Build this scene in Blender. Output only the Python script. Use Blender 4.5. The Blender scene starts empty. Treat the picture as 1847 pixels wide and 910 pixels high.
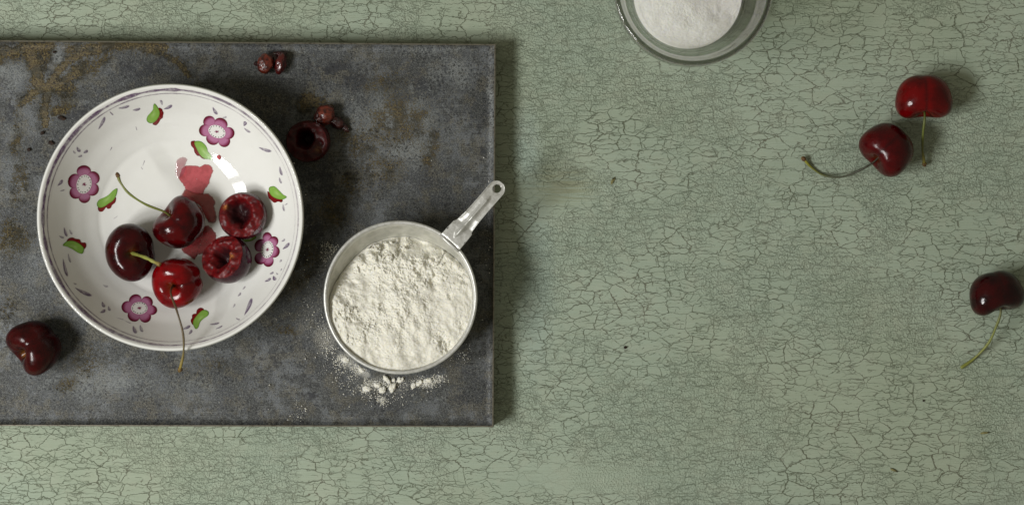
import bpy, bmesh, math, random
import numpy as np
from mathutils import Vector, Matrix, Quaternion

random.seed(7); rng = np.random.default_rng(11)
S = bpy.context.scene
COL = S.collection
MM = 0.001
SC = 0.00027            # metres on the tabletop for one photo pixel
H = 1.40                # camera height

# ------------------------------------------------------------------ camera
cam = bpy.data.cameras.new('camera'); camo = bpy.data.objects.new('camera', cam); COL.objects.link(camo)
camo.location = (0, 0, H); camo.rotation_euler = (0, 0, 0)
cam.sensor_width = 36; cam.lens = 36*H/(1847*SC)
cam.clip_start = 0.05; cam.clip_end = 50
cam.dof.use_dof = True; cam.dof.focus_distance = H-0.012; cam.dof.aperture_fstop = 11
S.camera = camo

# ------------------------------------------------------------------ world + light
W_ = bpy.data.worlds.new('World'); S.world = W_; W_.use_nodes = True
bg = W_.node_tree.nodes['Background']
bg.inputs['Color'].default_value = (1.0, 0.92, 0.70, 1); bg.inputs['Strength'].default_value = 0.21

AZ, EL, DIST = math.radians(202), math.radians(51), 1.3
ld = Vector((math.cos(EL)*math.cos(AZ), math.cos(EL)*math.sin(AZ), math.sin(EL)))
tang = Vector((-math.sin(AZ), math.cos(AZ), 0))
tgt = Vector((-0.07, 0.0, 0))
for k in (-1, 1):       # the two panes of the window that light the table
    l = bpy.data.lights.new('window_pane_light', 'AREA'); l.shape = 'RECTANGLE'
    l.size = 0.26; l.size_y = 0.25; l.energy = 8.1; l.color = (1.0, 0.995, 0.98)
    o = bpy.data.objects.new('window_pane_light', l); COL.objects.link(o)
    o.location = tgt + ld*DIST + tang*k*0.165
    z = ld.normalized(); x = tang.normalized(); y = z.cross(x)
    o.rotation_euler = Matrix((x, y, z)).transposed().to_euler()

S.view_settings.view_transform = 'Standard'; S.view_settings.look = 'None'
S.view_settings.exposure = 0; S.view_settings.gamma = 1
S.render.resolution_x = 1024; S.render.resolution_y = 504
S.cycles.max_bounces = 14; S.cycles.transmission_bounces = 12; S.cycles.glossy_bounces = 6

# ------------------------------------------------------------------ helpers
def W(px, py, z=0.0):
    """world point at height z (m) that the camera sees at photo pixel (px,py)"""
    f = (H-z)/H
    return Vector(((px-923.5)*SC*f, (455-py)*SC*f, z))

def lin(r, g, b, a=1.0):
    def c(v):
        v /= 255
        return v/12.92 if v <= 0.04045 else ((v+0.055)/1.055)**2.4
    return (c(r), c(g), c(b), a)

def _h(ix, iy, seed):
    n = (ix.astype(np.int64)*374761393 + iy.astype(np.int64)*668265263 + seed*1442695041) & 0xffffffff
    n = ((n ^ (n >> 13))*1274126177) & 0xffffffff
    return ((n ^ (n >> 16)) & 0xffffff)/float(0xffffff)
def vnoise(x, y, seed=0):
    x = np.asarray(x, float); y = np.asarray(y, float)
    ix = np.floor(x); iy = np.floor(y); fx = x-ix; fy = y-iy
    fx = fx*fx*fx*(fx*(fx*6-15)+10); fy = fy*fy*fy*(fy*(fy*6-15)+10)
    a = _h(ix, iy, seed); b = _h(ix+1, iy, seed); c = _h(ix, iy+1, seed); d = _h(ix+1, iy+1, seed)
    return (a*(1-fx)+b*fx)*(1-fy)+(c*(1-fx)+d*fx)*fy
def fbm(x, y, seed=0, octv=4, gain=.5):
    s = 0; a = 1; t = 0
    for k in range(octv):
        ang = 0.6*k; cx = math.cos(ang); sx = math.sin(ang)
        s = s + a*vnoise((x*cx-y*sx)*2**k+17.3*k, (x*sx+y*cx)*2**k+5.1*k, seed+k*31); t += a; a *= gain
    return s/t
def sstep(a, b, x):
    t = np.clip((x-a)/(b-a), 0, 1); return t*t*(3-2*t)

def tag(o, label=None, cat=None, group=None, kind=None):
    if label: o['label'] = label
    if cat: o['category'] = cat
    if group: o['group'] = group
    if kind: o['kind'] = kind
    return o
def empty(name, loc):
    o = bpy.data.objects.new(name, None); o.location = loc; o.empty_display_size = 0.01; COL.objects.link(o); return o
def mesh(name, verts, faces, mat=None, parent=None, smooth=True, col=None, colname='Col'):
    """verts in world space; the origin is put at the thing's base (or at the parent)"""
    V = np.array([tuple(v) for v in verts], float) if not isinstance(verts, np.ndarray) else verts.astype(float)
    if parent is not None:
        org = np.array(world_loc(parent))
    else:
        org = np.array([V[:, 0].mean(), V[:, 1].mean(), V[:, 2].min()])
    me = bpy.data.meshes.new(name)
    me.from_pydata((V-org).tolist(), [], faces if isinstance(faces, list) else faces.tolist())
    if smooth: me.polygons.foreach_set('use_smooth', [True]*len(me.polygons))
    if col is not None:
        c = np.asarray(col, float)
        if c.shape[1] == 3: c = np.hstack([c, np.ones((len(c), 1))])
        at = me.color_attributes.new(colname, 'FLOAT_COLOR', 'POINT'); at.data.foreach_set('color', c.ravel())
    me.update()
    o = bpy.data.objects.new(name, me); COL.objects.link(o)
    if mat: me.materials.append(mat)
    if parent is not None:
        o.parent = parent
    else:
        o.location = org
    return o
def world_loc(o):
    v = Vector(o.location)
    while o.parent: o = o.parent; v = v + Vector(o.location)
    return v
def grid_faces(nu, nv, closed_v=False):
    f = []
    idx = np.arange(nu*nv).reshape(nu, nv)
    if closed_v: nxt = np.roll(idx, -1, axis=1)
    else: nxt = idx[:, 1:]; idx = idx[:, :-1]
    a = idx[:-1].ravel(); b = nxt[:-1].ravel(); c = nxt[1:].ravel(); d = idx[1:].ravel()
    return np.stack([a, b, c, d], 1)
def revolve(profile, cx, cy, n=128):
    P = np.array(profile); a = np.linspace(0, 2*math.pi, n, endpoint=False)
    X = cx + P[:, 0:1]*np.cos(a); Y = cy + P[:, 0:1]*np.sin(a); Z = np.repeat(P[:, 1:2], n, 1)
    return np.stack([X, Y, Z], 2).reshape(-1, 3), grid_faces(len(P), n, True)
def catmull(P, n):
    P = np.array(P, float); out = []
    Q = np.vstack([2*P[0]-P[1], P, 2*P[-1]-P[-2]])
    for i in range(len(P)-1):
        p0, p1, p2, p3 = Q[i:i+4]
        for t in np.linspace(0, 1, n, endpoint=False):
            out.append(0.5*((2*p1)+(-p0+p2)*t+(2*p0-5*p1+4*p2-p3)*t*t+(-p0+3*p1-3*p2+p3)*t**3))
    out.append(P[-1]); return np.array(out)
def tube(path, rad, n=12, cap=True):
    path = np.array(path, float); N = len(path)
    rad = np.broadcast_to(rad, (N,)) if np.ndim(rad) <= 1 else rad
    T = np.gradient(path, axis=0); T /= np.linalg.norm(T, axis=1)[:, None]
    up = np.array([0, 0, 1.0])
    if abs(T[0] @ up) > .9: up = np.array([0, 1.0, 0])
    V = []
    u = np.cross(T[0], up); u /= np.linalg.norm(u)
    for i in range(N):
        u = u-(u @ T[i])*T[i]; u /= np.linalg.norm(u); v = np.cross(T[i], u)
        a = np.linspace(0, 2*math.pi, n, endpoint=False)
        V.append(path[i]+rad[i]*(np.cos(a)[:, None]*u+np.sin(a)[:, None]*v))
    V = np.vstack(V); F = grid_faces(N, n, True).tolist()
    if cap: F.append(list(range(n))[::-1]); F.append(list(range((N-1)*n, N*n)))
    return V, F

# ------------------------------------------------------------------ node helpers
class NT:
    def __init__(s, name):
        s.m = bpy.data.materials.new(name); s.m.use_nodes = True; s.t = s.m.node_tree
        s.b = s.t.nodes['Principled BSDF']; s.out = s.t.nodes['Material Output']
    def n(s, typ, ins=None, **kw):
        nd = s.t.nodes.new(typ)
        for k, v in kw.items(): setattr(nd, k, v)
        for k, v in (ins or {}).items(): s.set(nd.inputs[k], v)
        return nd
    def set(s, sock, v):
        if isinstance(v, bpy.types.NodeSocket): s.t.links.new(v, sock)
        elif v is not None: sock.default_value = v
    def m_(s, op, a, b=None, c=None, clamp=False):
        nd = s.t.nodes.new('ShaderNodeMath'); nd.operation = op; nd.use_clamp = clamp
        for i, v in enumerate((a, b, c)):
            if v is not None: s.set(nd.inputs[i], v)
        return nd.outputs[0]
    def vm(s, op, a, b=None):
        nd = s.t.nodes.new('ShaderNodeVectorMath'); nd.operation = op
        s.set(nd.inputs[0], a)
        if b is not None:
            s.set(nd.inputs[3] if op == 'SCALE' else nd.inputs[1], b)
        return nd.outputs[0]
    def noise(s, vec, scale, detail=3, rough=.5, dim='3D', color=False, dist=0):
        nd = s.n('ShaderNodeTexNoise', {'Vector': vec, 'Scale': scale, 'Detail': detail, 'Roughness': rough, 'Distortion': dist}, noise_dimensions=dim)
        return nd.outputs['Color' if color else 'Fac']
    def ss(s, x, a, b, lo=0.0, hi=1.0):
        nd = s.n('ShaderNodeMapRange', interpolation_type='SMOOTHSTEP')
        s.set(nd.inputs[0], x); s.set(nd.inputs[1], a); s.set(nd.inputs[2], b); s.set(nd.inputs[3], lo); s.set(nd.inputs[4], hi)
        return nd.outputs[0]
    def mix(s, f, a, b, blend='MIX'):
        nd = s.n('ShaderNodeMix', data_type='RGBA', blend_type=blend)
        s.set(nd.inputs[0], f); s.set(nd.inputs[6], a); s.set(nd.inputs[7], b)
        return nd.outputs[2]
    def bump(s, h, strength=1.0, dist=1.0, normal=None):
        nd = s.n('ShaderNodeBump', {'Height': h, 'Strength': strength, 'Distance': dist})
        if normal is not None: s.set(nd.inputs['Normal'], normal)
        return nd.outputs[0]
    def pr(s, **kw):
        for k, v in kw.items(): s.set(s.b.inputs[k.replace('_', ' ')], v)
    def coord(s, scale=1000.0):
        tc = s.n('ShaderNodeTexCoord'); return s.vm('SCALE', tc.outputs['Object'], scale)
    def attr(s, name='Col'):
        nd = s.n('ShaderNodeAttribute', attribute_name=name); return nd
    def sep(s, v):
        nd = s.n('ShaderNodeSeparateXYZ', {0: v}); return nd.outputs

# ------------------------------------------------------------------ materials
def mat_table():
    n = NT('crackled_green_paint')
    P = n.coord()           # millimetres
    warp = n.vm('ADD', P, n.vm('SCALE', n.vm('SUBTRACT', n.noise(P, .09, 3, .6, '2D', True), (.5, .5, .5)), 3.0))
    warp = n.vm('ADD', warp, n.vm('SCALE', n.vm('SUBTRACT', n.noise(P, .33, 2, .6, '2D', True), (.5, .5, .5)), 1.7))
    warp = n.vm('ADD', warp, n.vm('SCALE', n.vm('SUBTRACT', n.noise(P, 1.0, 2, .5, '2D', True), (.5, .5, .5)), .85))
    reg = n.noise(P, .016, 2, .5, '2D')        # where the paint is coarsely or finely crazed
    # a streaky brownish patch and a cool bluish patch beside the tray
    def blob(px, py, sx, sy, hi=1.0):
        c = W(px, py)
        d = n.vm('MULTIPLY', n.vm('SUBTRACT', warp, (c.x*1000, c.y*1000, 0)), (1/(sx*.27), 1/(sy*.27), 0))
        ln = n.n('ShaderNodeVectorMath', {0: d}, operation='LENGTH')
        return n.ss(ln.outputs['Value'], .3, 1.3, hi, 0.0)
    def crack(cell, aspect, w, seed, lo, hi, nscale=.12, shift=None, wmul=None):
        v = n.vm('MULTIPLY', warp, (1.0/cell, aspect/cell, 1))
        v = n.vm('ADD', v, (seed*13.7, seed*7.1, 0))
        if shift is not None: v = n.vm('ADD', v, n.vm('SCALE', shift, 40.0+seed*9))
        vo = n.n('ShaderNodeTexVoronoi', {'Vector': v, 'Scale': 1.0, 'Randomness': .82}, voronoi_dimensions='2D', feature='DISTANCE_TO_EDGE')
        vc = n.n('ShaderNodeTexVoronoi', {'Vector': v, 'Scale': 1.0, 'Randomness': .82}, voronoi_dimensions='2D', feature='F1')
        d = n.m_('MULTIPLY', vo.outputs['Distance'], cell/(.5+.5*aspect))
        nn = n.noise(n.vm('ADD', P, (seed*91., seed*33., 0)), nscale, 3, .6, '2D')
        ww = n.m_('MULTIPLY', n.ss(nn, lo, hi), w)
        if wmul is not None: ww = n.m_('MULTIPLY', ww, wmul)
        f = n.m_('DIVIDE', d, n.m_('ADD', ww, .0001))
        return n.m_('MULTIPLY', n.ss(f, .55, 1.25, 1.0, 0.0), n.ss(ww, .01, .06)), vc.outputs['Color']
    coarse = n.ss(reg, .42, .58); fine = n.m_('SUBTRACT', 1.0, coarse)
    wide = n.m_('ADD', .95, n.m_('ADD', blob(1010, 170, 130, 110, .9), blob(1500, 830, 320, 90, .35)))
    calm = n.m_('SUBTRACT', 1.0, n.m_('MAXIMUM', blob(1040, 860, 190, 34, .85), n.m_('MAXIMUM', blob(1010, 350, 90, 26, .8), blob(470, 810, 90, 16, .7))))
    c1, k1 = crack(12.0, 2.05, .165, 1, .16, .70, .05, None, wide)
    c2, k2 = crack(8.0, 2.0, .12, 2, .26, .62, .09, k1)
    k12 = n.vm('ADD', k1, k2)
    c3, k3 = crack(4.9, 1.9, .095, 3, .30, .62, .14, k12)
    c4, _k = crack(3.2, 1.6, .080, 4, .38, .62, .14, n.vm('ADD', k12, k3))
    ch, _k = crack(15.0, 5.5, .12, 5, .46, .62, .16, k1)
    r2 = n.sep(k1)[0]; r3 = n.sep(k2)[1]
    # flakes split further where the paint is finely crazed, and now and then elsewhere
    on2 = n.m_('MAXIMUM', n.ss(r2, .35, .45, 0, .9), n.ss(fine, .2, .6))
    on3 = n.m_('MAXIMUM', n.ss(r3, .66, .74, 0, .7), n.m_('MULTIPLY', n.ss(fine, .25, .8), .50))
    ck = n.m_('MAXIMUM', n.m_('MULTIPLY', c1, n.ss(fine, .5, 1, 1, .75)), n.m_('MULTIPLY', n.m_('MULTIPLY', c2, on2), .92))
    ck = n.m_('MAXIMUM', ck, n.m_('MULTIPLY', ch, .8))
    ck = n.m_('MAXIMUM', ck, n.m_('MULTIPLY', c3, on3))
    ck = n.m_('MAXIMUM', ck, n.m_('MULTIPLY', c4, n.ss(fine, .5, 1, 0, .3)))
    ck = n.m_('MULTIPLY', ck, calm); ckc = n.m_('MULTIPLY', ck, n.ss(fine, .3, .9, .80, .42))
    streak = n.noise(n.vm('MULTIPLY', P, (.05, .9, 1)), 1.0, 4, .6, '2D')
    tone = n.noise(P, .02, 4, .6, '2D'); tone2 = n.noise(P, .006, 2, .5, '2D')
    base = n.mix(n.ss(tone, .35, .7), lin(153, 167, 149), lin(160, 173, 155))
    base = n.mix(n.m_('MULTIPLY', n.ss(tone2, .46, .68), .35), base, lin(152, 160, 134))
    base = n.mix(n.m_('MULTIPLY', n.ss(streak, .40, .72), .25), base, lin(144, 153, 130))
    base = n.mix(n.m_('MULTIPLY', blob(1005, 335, 75, 38, .6), n.ss(streak, .3, .6)), base, lin(140, 140, 108))
    base = n.mix(blob(966, 500, 38, 190, .42), base, lin(146, 164, 156))
    base = n.mix(blob(950, 270, 30, 80, .5), base, lin(150, 168, 160))
    mot = n.noise(P, 1.3, 4, .75, '2D'); base = n.mix(n.ss(mot, .30, .70, .0, .14), base, lin(132, 143, 125))
    mot2 = n.noise(P, .10, 4, .65, '2D'); base = n.mix(n.ss(mot2, .46, .66, 0, .22), base, lin(164, 169, 150))
    sp = n.noise(P, .9, 2, .5, '2D')
    base = n.mix(n.ss(sp, .76, .82, 0, .25), base, lin(120, 112, 78))
    col = n.mix(ckc, base, n.mix(n.ss(tone, .4, .65), lin(78, 82, 60), lin(92, 86, 70)))
    grain = n.noise(P, 2.4, 4, .7, '2D')
    pebble = n.noise(P, 1.1, 2, .5, '2D')
    h = n.m_('MULTIPLY', ck, -.00032)
    h = n.m_('ADD', h, n.m_('MULTIPLY', grain, .00016))
    h = n.m_('ADD', h, n.m_('MULTIPLY', n.m_('MULTIPLY', n.ss(pebble, .45, .72), n.ss(fine, .3, 1.0)), .00020))
    h = n.m_('ADD', h, n.m_('MULTIPLY', n.noise(n.vm('MULTIPLY', P, (.06, 1.6, 1)), 1.0, 3, .6, '2D'), .00018))
    n.pr(Base_Color=col, Roughness=n.ss(grain, .3, .7, .50, .68), Normal=n.bump(h))
    n.b.inputs['Specular IOR Level'].default_value = .30
    return n.m

def mat_tray():
    n = NT('oxidised_steel')
    P = n.coord()
    a = n.attr('Col'); r, g, b = n.sep(a.outputs['Vector'])[:3]
    dust = a.outputs['Alpha']
    fine = n.noise(P, 1.15, 4, .8, '2D'); fine2 = n.noise(n.vm('ADD', P, (50, 80, 0)), .55, 5, .75, '2D')
    med = n.noise(P, .16, 5, .65, '2D'); big = n.noise(P, .035, 4, .6, '2D')
    fine3 = n.noise(n.vm('ADD', P, (150, 20, 0)), 1.7, 3, .8, '2D')
    def cen(x, k): return n.m_('MULTIPLY', n.m_('SUBTRACT', x, .5), k)
    def add(*v):
        o = v[0]
        for w in v[1:]: o = n.m_('ADD', o, w)
        return o
    base = n.mix(n.ss(big, .38, .62), lin(50, 53, 56), lin(98, 102, 105))
    base = n.mix(n.ss(med, .43, .57, 0, .90), base, lin(46, 48, 46))
    base = n.mix(n.m_('MULTIPLY', n.ss(n.noise(n.vm('ADD', P, (9, 77, 0)), .09, 4, .7, '2D'), .48, .62), n.ss(fine, .40, .60, .1, .75)), base, lin(100, 90, 58))
    base = n.mix(n.ss(fine, .46, .66, 0, .7), base, lin(118, 121, 118))
    base = n.mix(n.ss(fine3, .50, .60, 0, .75), base, lin(42, 43, 42))
    hf = n.noise(n.vm('ADD', P, (31, 7, 0)), 2.6, 2, .7, '2D')
    base = n.mix(n.ss(hf, .56, .68, 0, .55), base, lin(136, 138, 134))
    df = add(b, cen(fine2, 1.9), cen(med, 1.2))
    base = n.mix(n.ss(df, .16, .54, 0, .85), base, lin(42, 44, 48))
    lf = add(g, cen(fine2, 1.5), cen(med, .9), cen(fine, 1.0))
    base = n.mix(n.ss(lf, .24, .74, 0, .82), base, lin(140, 144, 142))
    base = n.mix(n.m_('MULTIPLY', n.ss(fine3, .46, .58, 0, .6), n.ss(g, .1, .4)), base, lin(62, 66, 68))
    rf = add(r, cen(fine2, 1.2), cen(fine, 1.9))
    rc = n.mix(n.ss(fine, .42, .58), lin(62, 46, 22), lin(106, 92, 46))
    rc = n.mix(n.ss(med, .45, .62), rc, lin(58, 52, 30))
    base = n.mix(n.ss(rf, .18, .66, 0, .84), base, rc)
    pit = n.n('ShaderNodeTexVoronoi', {'Vector': n.vm('ADD', P, n.vm('SCALE', n.noise(P, .8, 2, .5, '2D', True), 2.0)), 'Scale': .42}, voronoi_dimensions='2D')
    base = n.mix(n.m_('MULTIPLY', n.ss(pit.outputs['Distance'], .10, .26, 1, 0), n.ss(n.noise(P, .06, 3, .6, '2D'), .44, .56, 0, .85)), base, lin(30, 32, 33))
    scr = n.noise(n.vm('MULTIPLY', P, (.03, 3.0, 1)), 1.0, 3, .7, '2D')
    base = n.mix(n.m_('MULTIPLY', n.ss(scr, .60, .72), n.ss(big, .40, .55, 0, .5)), base, lin(140, 142, 138))
    base = n.mix(n.m_('MULTIPLY', n.m_('MULTIPLY', dust, 1.25, clamp=True), n.ss(n.m_('ADD', fine, n.m_('MULTIPLY', dust, .25)), .34, .66)), base, lin(190, 189, 180))
    h = n.m_('ADD', n.m_('MULTIPLY', fine, .00010), n.m_('MULTIPLY', fine2, .00012))
    h = n.m_('ADD', h, n.m_('MULTIPLY', n.ss(rf, .3, .8), .00012))
    base = n.mix(1.0, base, (.84, .84, .85, 1), 'MULTIPLY')
    n.pr(Base_Color=base, Metallic=.25, Roughness=n.ss(fine2, .3, .7, .42, .62), Normal=n.bump(h))
    n.b.inputs['Specular IOR Level'].default_value = .4
    return n.m

def simple(name, color, rough=.5, metal=0, spec=.5, nscale=None, ncol=None, bump=0, bscale=1.0, coat=0, attr=False, lo=.4, hi=.65, sub=0):
    n = NT(name); P = n.coord()
    c = n.attr().outputs['Color'] if attr else color
    if nscale: c = n.mix(n.ss(n.noise(P, nscale, 4, .6), lo, hi), c, ncol)
    n.pr(Base_Color=c, Roughness=rough, Metallic=metal)
    n.b.inputs['Specular IOR Level'].default_value = spec
    n.b.inputs['Coat Weight'].default_value = coat; n.b.inputs['Coat Roughness'].default_value = .05
    if sub:
        n.b.inputs['Subsurface Weight'].default_value = sub; n.b.inputs['Subsurface Radius'].default_value = (1, .6, .4); n.b.inputs['Subsurface Scale'].default_value = .0015
    if bump: n.pr(Normal=n.bump(n.m_('MULTIPLY', n.noise(P, bscale, 4, .6), bump)))
    return n.m

def mat_skin(name, c1, c2, rough=.16):
    n = NT(name); P = n.coord()
    big = n.noise(P, .13, 3, .5); f = n.noise(P, 1.6, 3, .6)
    c = n.mix(n.ss(big, .36, .64), c1, c2)
    dots = n.n('ShaderNodeTexVoronoi', {'Vector': P, 'Scale': .8})
    c = n.mix(n.ss(dots.outputs['Distance'], .03, .10, .22, 0), c, lin(150, 70, 50))
    a = n.attr(); r, g, b = n.sep(a.outputs['Vector'])[:3]
    c = n.mix(n.m_('MULTIPLY', r, .9), c, lin(150, 98, 40))      # r: torn yellowish flesh
    c = n.mix(n.m_('MULTIPLY', g, .7), c, lin(30, 6, 8))        # g: suture line
    n.pr(Base_Color=c, Roughness=n.ss(n.noise(P, .3, 3, .6), .35, .7, rough*1.0, rough*2.0),
         Normal=n.bump(n.m_('ADD', n.m_('MULTIPLY', n.noise(P, .28, 2, .5), .00022), n.m_('MULTIPLY', f, .00002))))
    n.b.inputs['Specular IOR Level'].default_value = .26
    n.b.inputs['Coat Weight'].default_value = .08; n.b.inputs['Coat Roughness'].default_value = .1
    n.b.inputs['Subsurface Weight'].default_value = .05; n.b.inputs['Subsurface Radius'].default_value = (1, .08, .06); n.b.inputs['Subsurface Scale'].default_value = .003
    return n.m

def mat_cut(name, skin, dark=1.0):
    """r: cut flesh, g: inside of stone cavity, b: pale fibre"""
    n = NT(name); P = n.coord()
    a = n.attr(); r, g, b = n.sep(a.outputs['Vector'])[:3]
    big = n.noise(P, .35, 3, .6); f = n.noise(P, 1.3, 4, .7)
    f2 = n.noise(P, .8, 2, .5); fl = n.mix(n.ss(f2, .25, .75), lin(80*dark, 2*dark, 6*dark), lin(106*dark, 5*dark, 9*dark))
    fl = n.mix(n.ss(big, .42, .66, 0, .8), fl, lin(58*dark, 3*dark, 8*dark))
    thr = n.noise(n.vm('MULTIPLY', P, (.5, .5, .5)), 1.6, 3, .8, dist=2.5); fl = n.mix(n.ss(thr, .60, .72, 0, .35), fl, lin(168*dark, 62*dark, 62*dark))
    fl = n.mix(n.m_('MULTIPLY', n.m_('MULTIPLY', b, .8), n.ss(f, .35, .6)), fl, lin(176*dark, 120*dark, 60*dark))
    fl = n.mix(n.m_('MULTIPLY', g, .92), fl, lin(28, 4, 8))
    sk = n.mix(n.ss(big, .4, .65), skin, tuple(v*.55 for v in skin[:3])+(1,))
    c = n.mix(r, sk, fl)
    h = n.m_('MULTIPLY', n.m_('ADD', n.m_('MULTIPLY', f, .15), n.noise(P, .30, 2, .5)), n.m_('ADD', n.m_('MULTIPLY', r, .00007), .00003))
    n.pr(Base_Color=c, Roughness=n.ss(r, 0, 1, .2, .46), Normal=n.bump(h))
    n.b.inputs['Specular IOR Level'].default_value = .30
    n.b.inputs['Coat Weight'].default_value = .03; n.b.inputs['Coat Roughness'].default_value = .1
    n.b.inputs['Subsurface Weight'].default_value = .06; n.b.inputs['Subsurface Radius'].default_value = (1, .1, .08); n.b.inputs['Subsurface Scale'].default_value = .0025
    return n.m

M = {}
M['table'] = mat_table(); M['tray'] = mat_tray()
M['tray_edge'] = simple('worn_steel_edge', lin(128, 124, 112), .38, .6, .5, .5, lin(84, 78, 66), lo=.45, hi=.75)
M['tray_side'] = simple('dark_steel_side', lin(48, 46, 42), .5, .5, .5, .5, lin(72, 68, 60))
M['glaze'] = simple('white_glaze', (.72, .72, .69, 1), .05, 0, .24, .05, (.70, .70, .665, 1), bump=.00004, bscale=.12, coat=0)
M['paint'] = simple('glaze_paint', None, .16, 0, .5, attr=True, coat=.3)
def mat_alpha(name, rough=.14, stain=False):
    n = NT(name); P = n.coord(); a = n.attr()
    f = n.noise(P, .8, 4, .6)
    al = n.m_('MULTIPLY', a.outputs['Alpha'], n.ss(f, .28, .55, .55, 1.0) if not stain else 1.0)
    c = a.outputs['Color']
    if stain: c = n.mix(n.ss(n.noise(P, .35, 4, .65), .40, .66, 0, .35), c, lin(120, 20, 24))
    n.pr(Base_Color=c, Roughness=rough, Alpha=al)
    n.b.inputs['Coat Weight'].default_value = .4
    return n.m
M['wash'] = mat_alpha('thin_purple_wash'); M['juice'] = mat_alpha('cherry_juice', .05, True)
M['alu'] = simple('brushed_aluminium', lin(206, 206, 202), .40, .42, .5, .5, lin(186, 186, 180), bump=.00006, bscale=1.2)
M['alu_in'] = simple('dull_aluminium_inside', lin(200, 199, 190), .46, .35, .5, .25, lin(184, 184, 174), bump=.00005, bscale=.8)
def mat_flour(name, c1, c2, sc, hb):
    n = NT(name); P = n.coord()
    f = n.noise(P, sc, 5, .75); f2 = n.noise(P, sc*.25, 3, .6)
    c = n.mix(n.ss(f2, .35, .7), c1, c2)
    n.pr(Base_Color=c, Roughness=.9, Normal=n.bump(n.m_('MULTIPLY', f, hb)))
    n.b.inputs['Specular IOR Level'].default_value = .1
    n.b.inputs['Subsurface Weight'].default_value = .3; n.b.inputs['Subsurface Radius'].default_value = (1, .9, .6); n.b.inputs['Subsurface Scale'].default_value = .0008
    return n.m
M['flour'] = mat_flour('wheat_flour', (.80, .785, .705, 1), (.76, .74, .64, 1), 3.0, .00028)
M['sugar'] = mat_flour('white_sugar', (.90, .89, .87, 1), (.84, .83, .80, 1), 3.0, .00035)
M['stem'] = simple('cherry_stem', None, .42, 0, .4, .9, lin(70, 62, 30), attr=True, bump=.00012, bscale=1.2, lo=.58, hi=.75)
M['knob'] = simple('stem_end_bark', lin(86, 56, 40), .7, 0, .3, .9, lin(128, 112, 56), bump=.0003, bscale=1.0)
M['stone'] = simple('wet_cherry_stone', lin(104, 38, 22), .28, 0, .5, .5, lin(48, 8, 8), bump=.0005, bscale=.6, coat=.5)
M['dkflesh'] = simple('dark_torn_flesh', lin(34, 6, 8), .25, 0, .5, .5, lin(60, 10, 10), bump=.0006, bscale=.8, coat=.5)
M['crumb'] = simple('burnt_crumb', lin(30, 22, 18), .7, 0, .3, .8, lin(60, 40, 26), bump=.0004)
M['chip'] = simple('paint_flake', lin(132, 128, 84), .6, 0, .3, .8, lin(60, 56, 38), bump=.0003)
def mat_glass():
    n = NT('clear_glass')
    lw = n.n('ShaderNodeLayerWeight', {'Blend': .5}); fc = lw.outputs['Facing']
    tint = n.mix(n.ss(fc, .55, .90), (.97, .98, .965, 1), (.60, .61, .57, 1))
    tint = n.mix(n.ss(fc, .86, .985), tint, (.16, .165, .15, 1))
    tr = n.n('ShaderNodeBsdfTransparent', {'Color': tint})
    gl = n.n('ShaderNodeBsdfGlossy', {'Color': (.95, .95, .95, 1), 'Roughness': .02})
    fr = n.m_('ADD', .04, n.m_('MULTIPLY', n.m_('POWER', fc, 5.0), .90))
    mx = n.n('ShaderNodeMixShader', {0: fr, 1: tr.outputs[0], 2: gl.outputs[0]})
    n.t.links.new(mx.outputs[0], n.out.inputs['Surface'])
    return n.m
M['glass'] = mat_glass()

# ------------------------------------------------------------------ table (setting)
tb = mesh('table', [(-.9, -.6, 0), (.9, -.6, 0), (.9, .6, 0), (-.9, .6, 0), (-.9, -.6, -.03), (.9, -.6, -.03), (.9, .6, -.03), (-.9, .6, -.03)],
          [[0, 1, 2, 3], [4, 7, 6, 5], [0, 4, 5, 1], [1, 5, 6, 2], [2, 6, 7, 3], [3, 7, 4, 0]], M['table'], smooth=False)
# keep object coordinates equal to world coordinates
for v in tb.data.vertices: v.co = v.co + Vector(tb.location)
tb.location = (0, 0, 0)
tag(tb, kind='structure')

# ------------------------------------------------------------------ baking tray
ZT, ZL = .0120, .0135          # flat surface and top of its lip
cTR = W(892, 82, ZL); cBR = W(888, 767, ZL); cTL = W(0, 75, ZL); cBL = W(0, 765, ZL)
tTL = cTR + (cTL-cTR)*1.42; tBL = cBR + (cBL-cBR)*1.42
def tray_xy(u, v):   # u 0..1 left->right, v 0..1 bottom->top
    lo = np.outer(1-u, np.array(tBL)[:2]) + np.outer(u, np.array(cBR)[:2])
    hi = np.outer(1-u, np.array(tTL)[:2]) + np.outer(u, np.array(cTR)[:2])
    return lo*(1-v)[:, None]+hi*v[:, None]
nu, nv = 620, 340
LXm = (cBR-tBL).length; LYm = (cTR-cBR).length
def edgegrid(n, L):
    t = np.linspace(0, 1, n); e = .012/L   # extra rows near the edges
    k = np.linspace(0, e, 14)
    return np.unique(np.concatenate([t[(t > e) & (t < 1-e)], k, 1-k]))
U = edgegrid(nu, LXm); Vv = edgegrid(nv, LYm); nu, nv = len(U), len(Vv)
UU, VV = np.meshgrid(U, Vv, indexing='ij'); u = UU.ravel(); v = VV.ravel()
XY = tray_xy(u, v)
de = np.minimum(np.minimum(u, 1-u)*LXm, np.minimum(v, 1-v)*LYm)*1000   # mm from the edge
lip = (ZL-ZT)*np.clip(1-de/2.8, 0, 1)**1.8
dent = (fbm(XY[:, 0]*18, XY[:, 1]*18, 3, 3)-.5)*.0009*sstep(2, 14, de)
Z = ZT + lip + dent
PX = XY[:, 0]*H/(H-ZT)/SC+923.5; PY = 455-XY[:, 1]*H/(H-ZT)/SC
wx = PX+(fbm(PX/22, PY/22, 41, 4)-.5)*26; wy = PY+(fbm(PX/22, PY/22, 57, 4)-.5)*26
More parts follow.
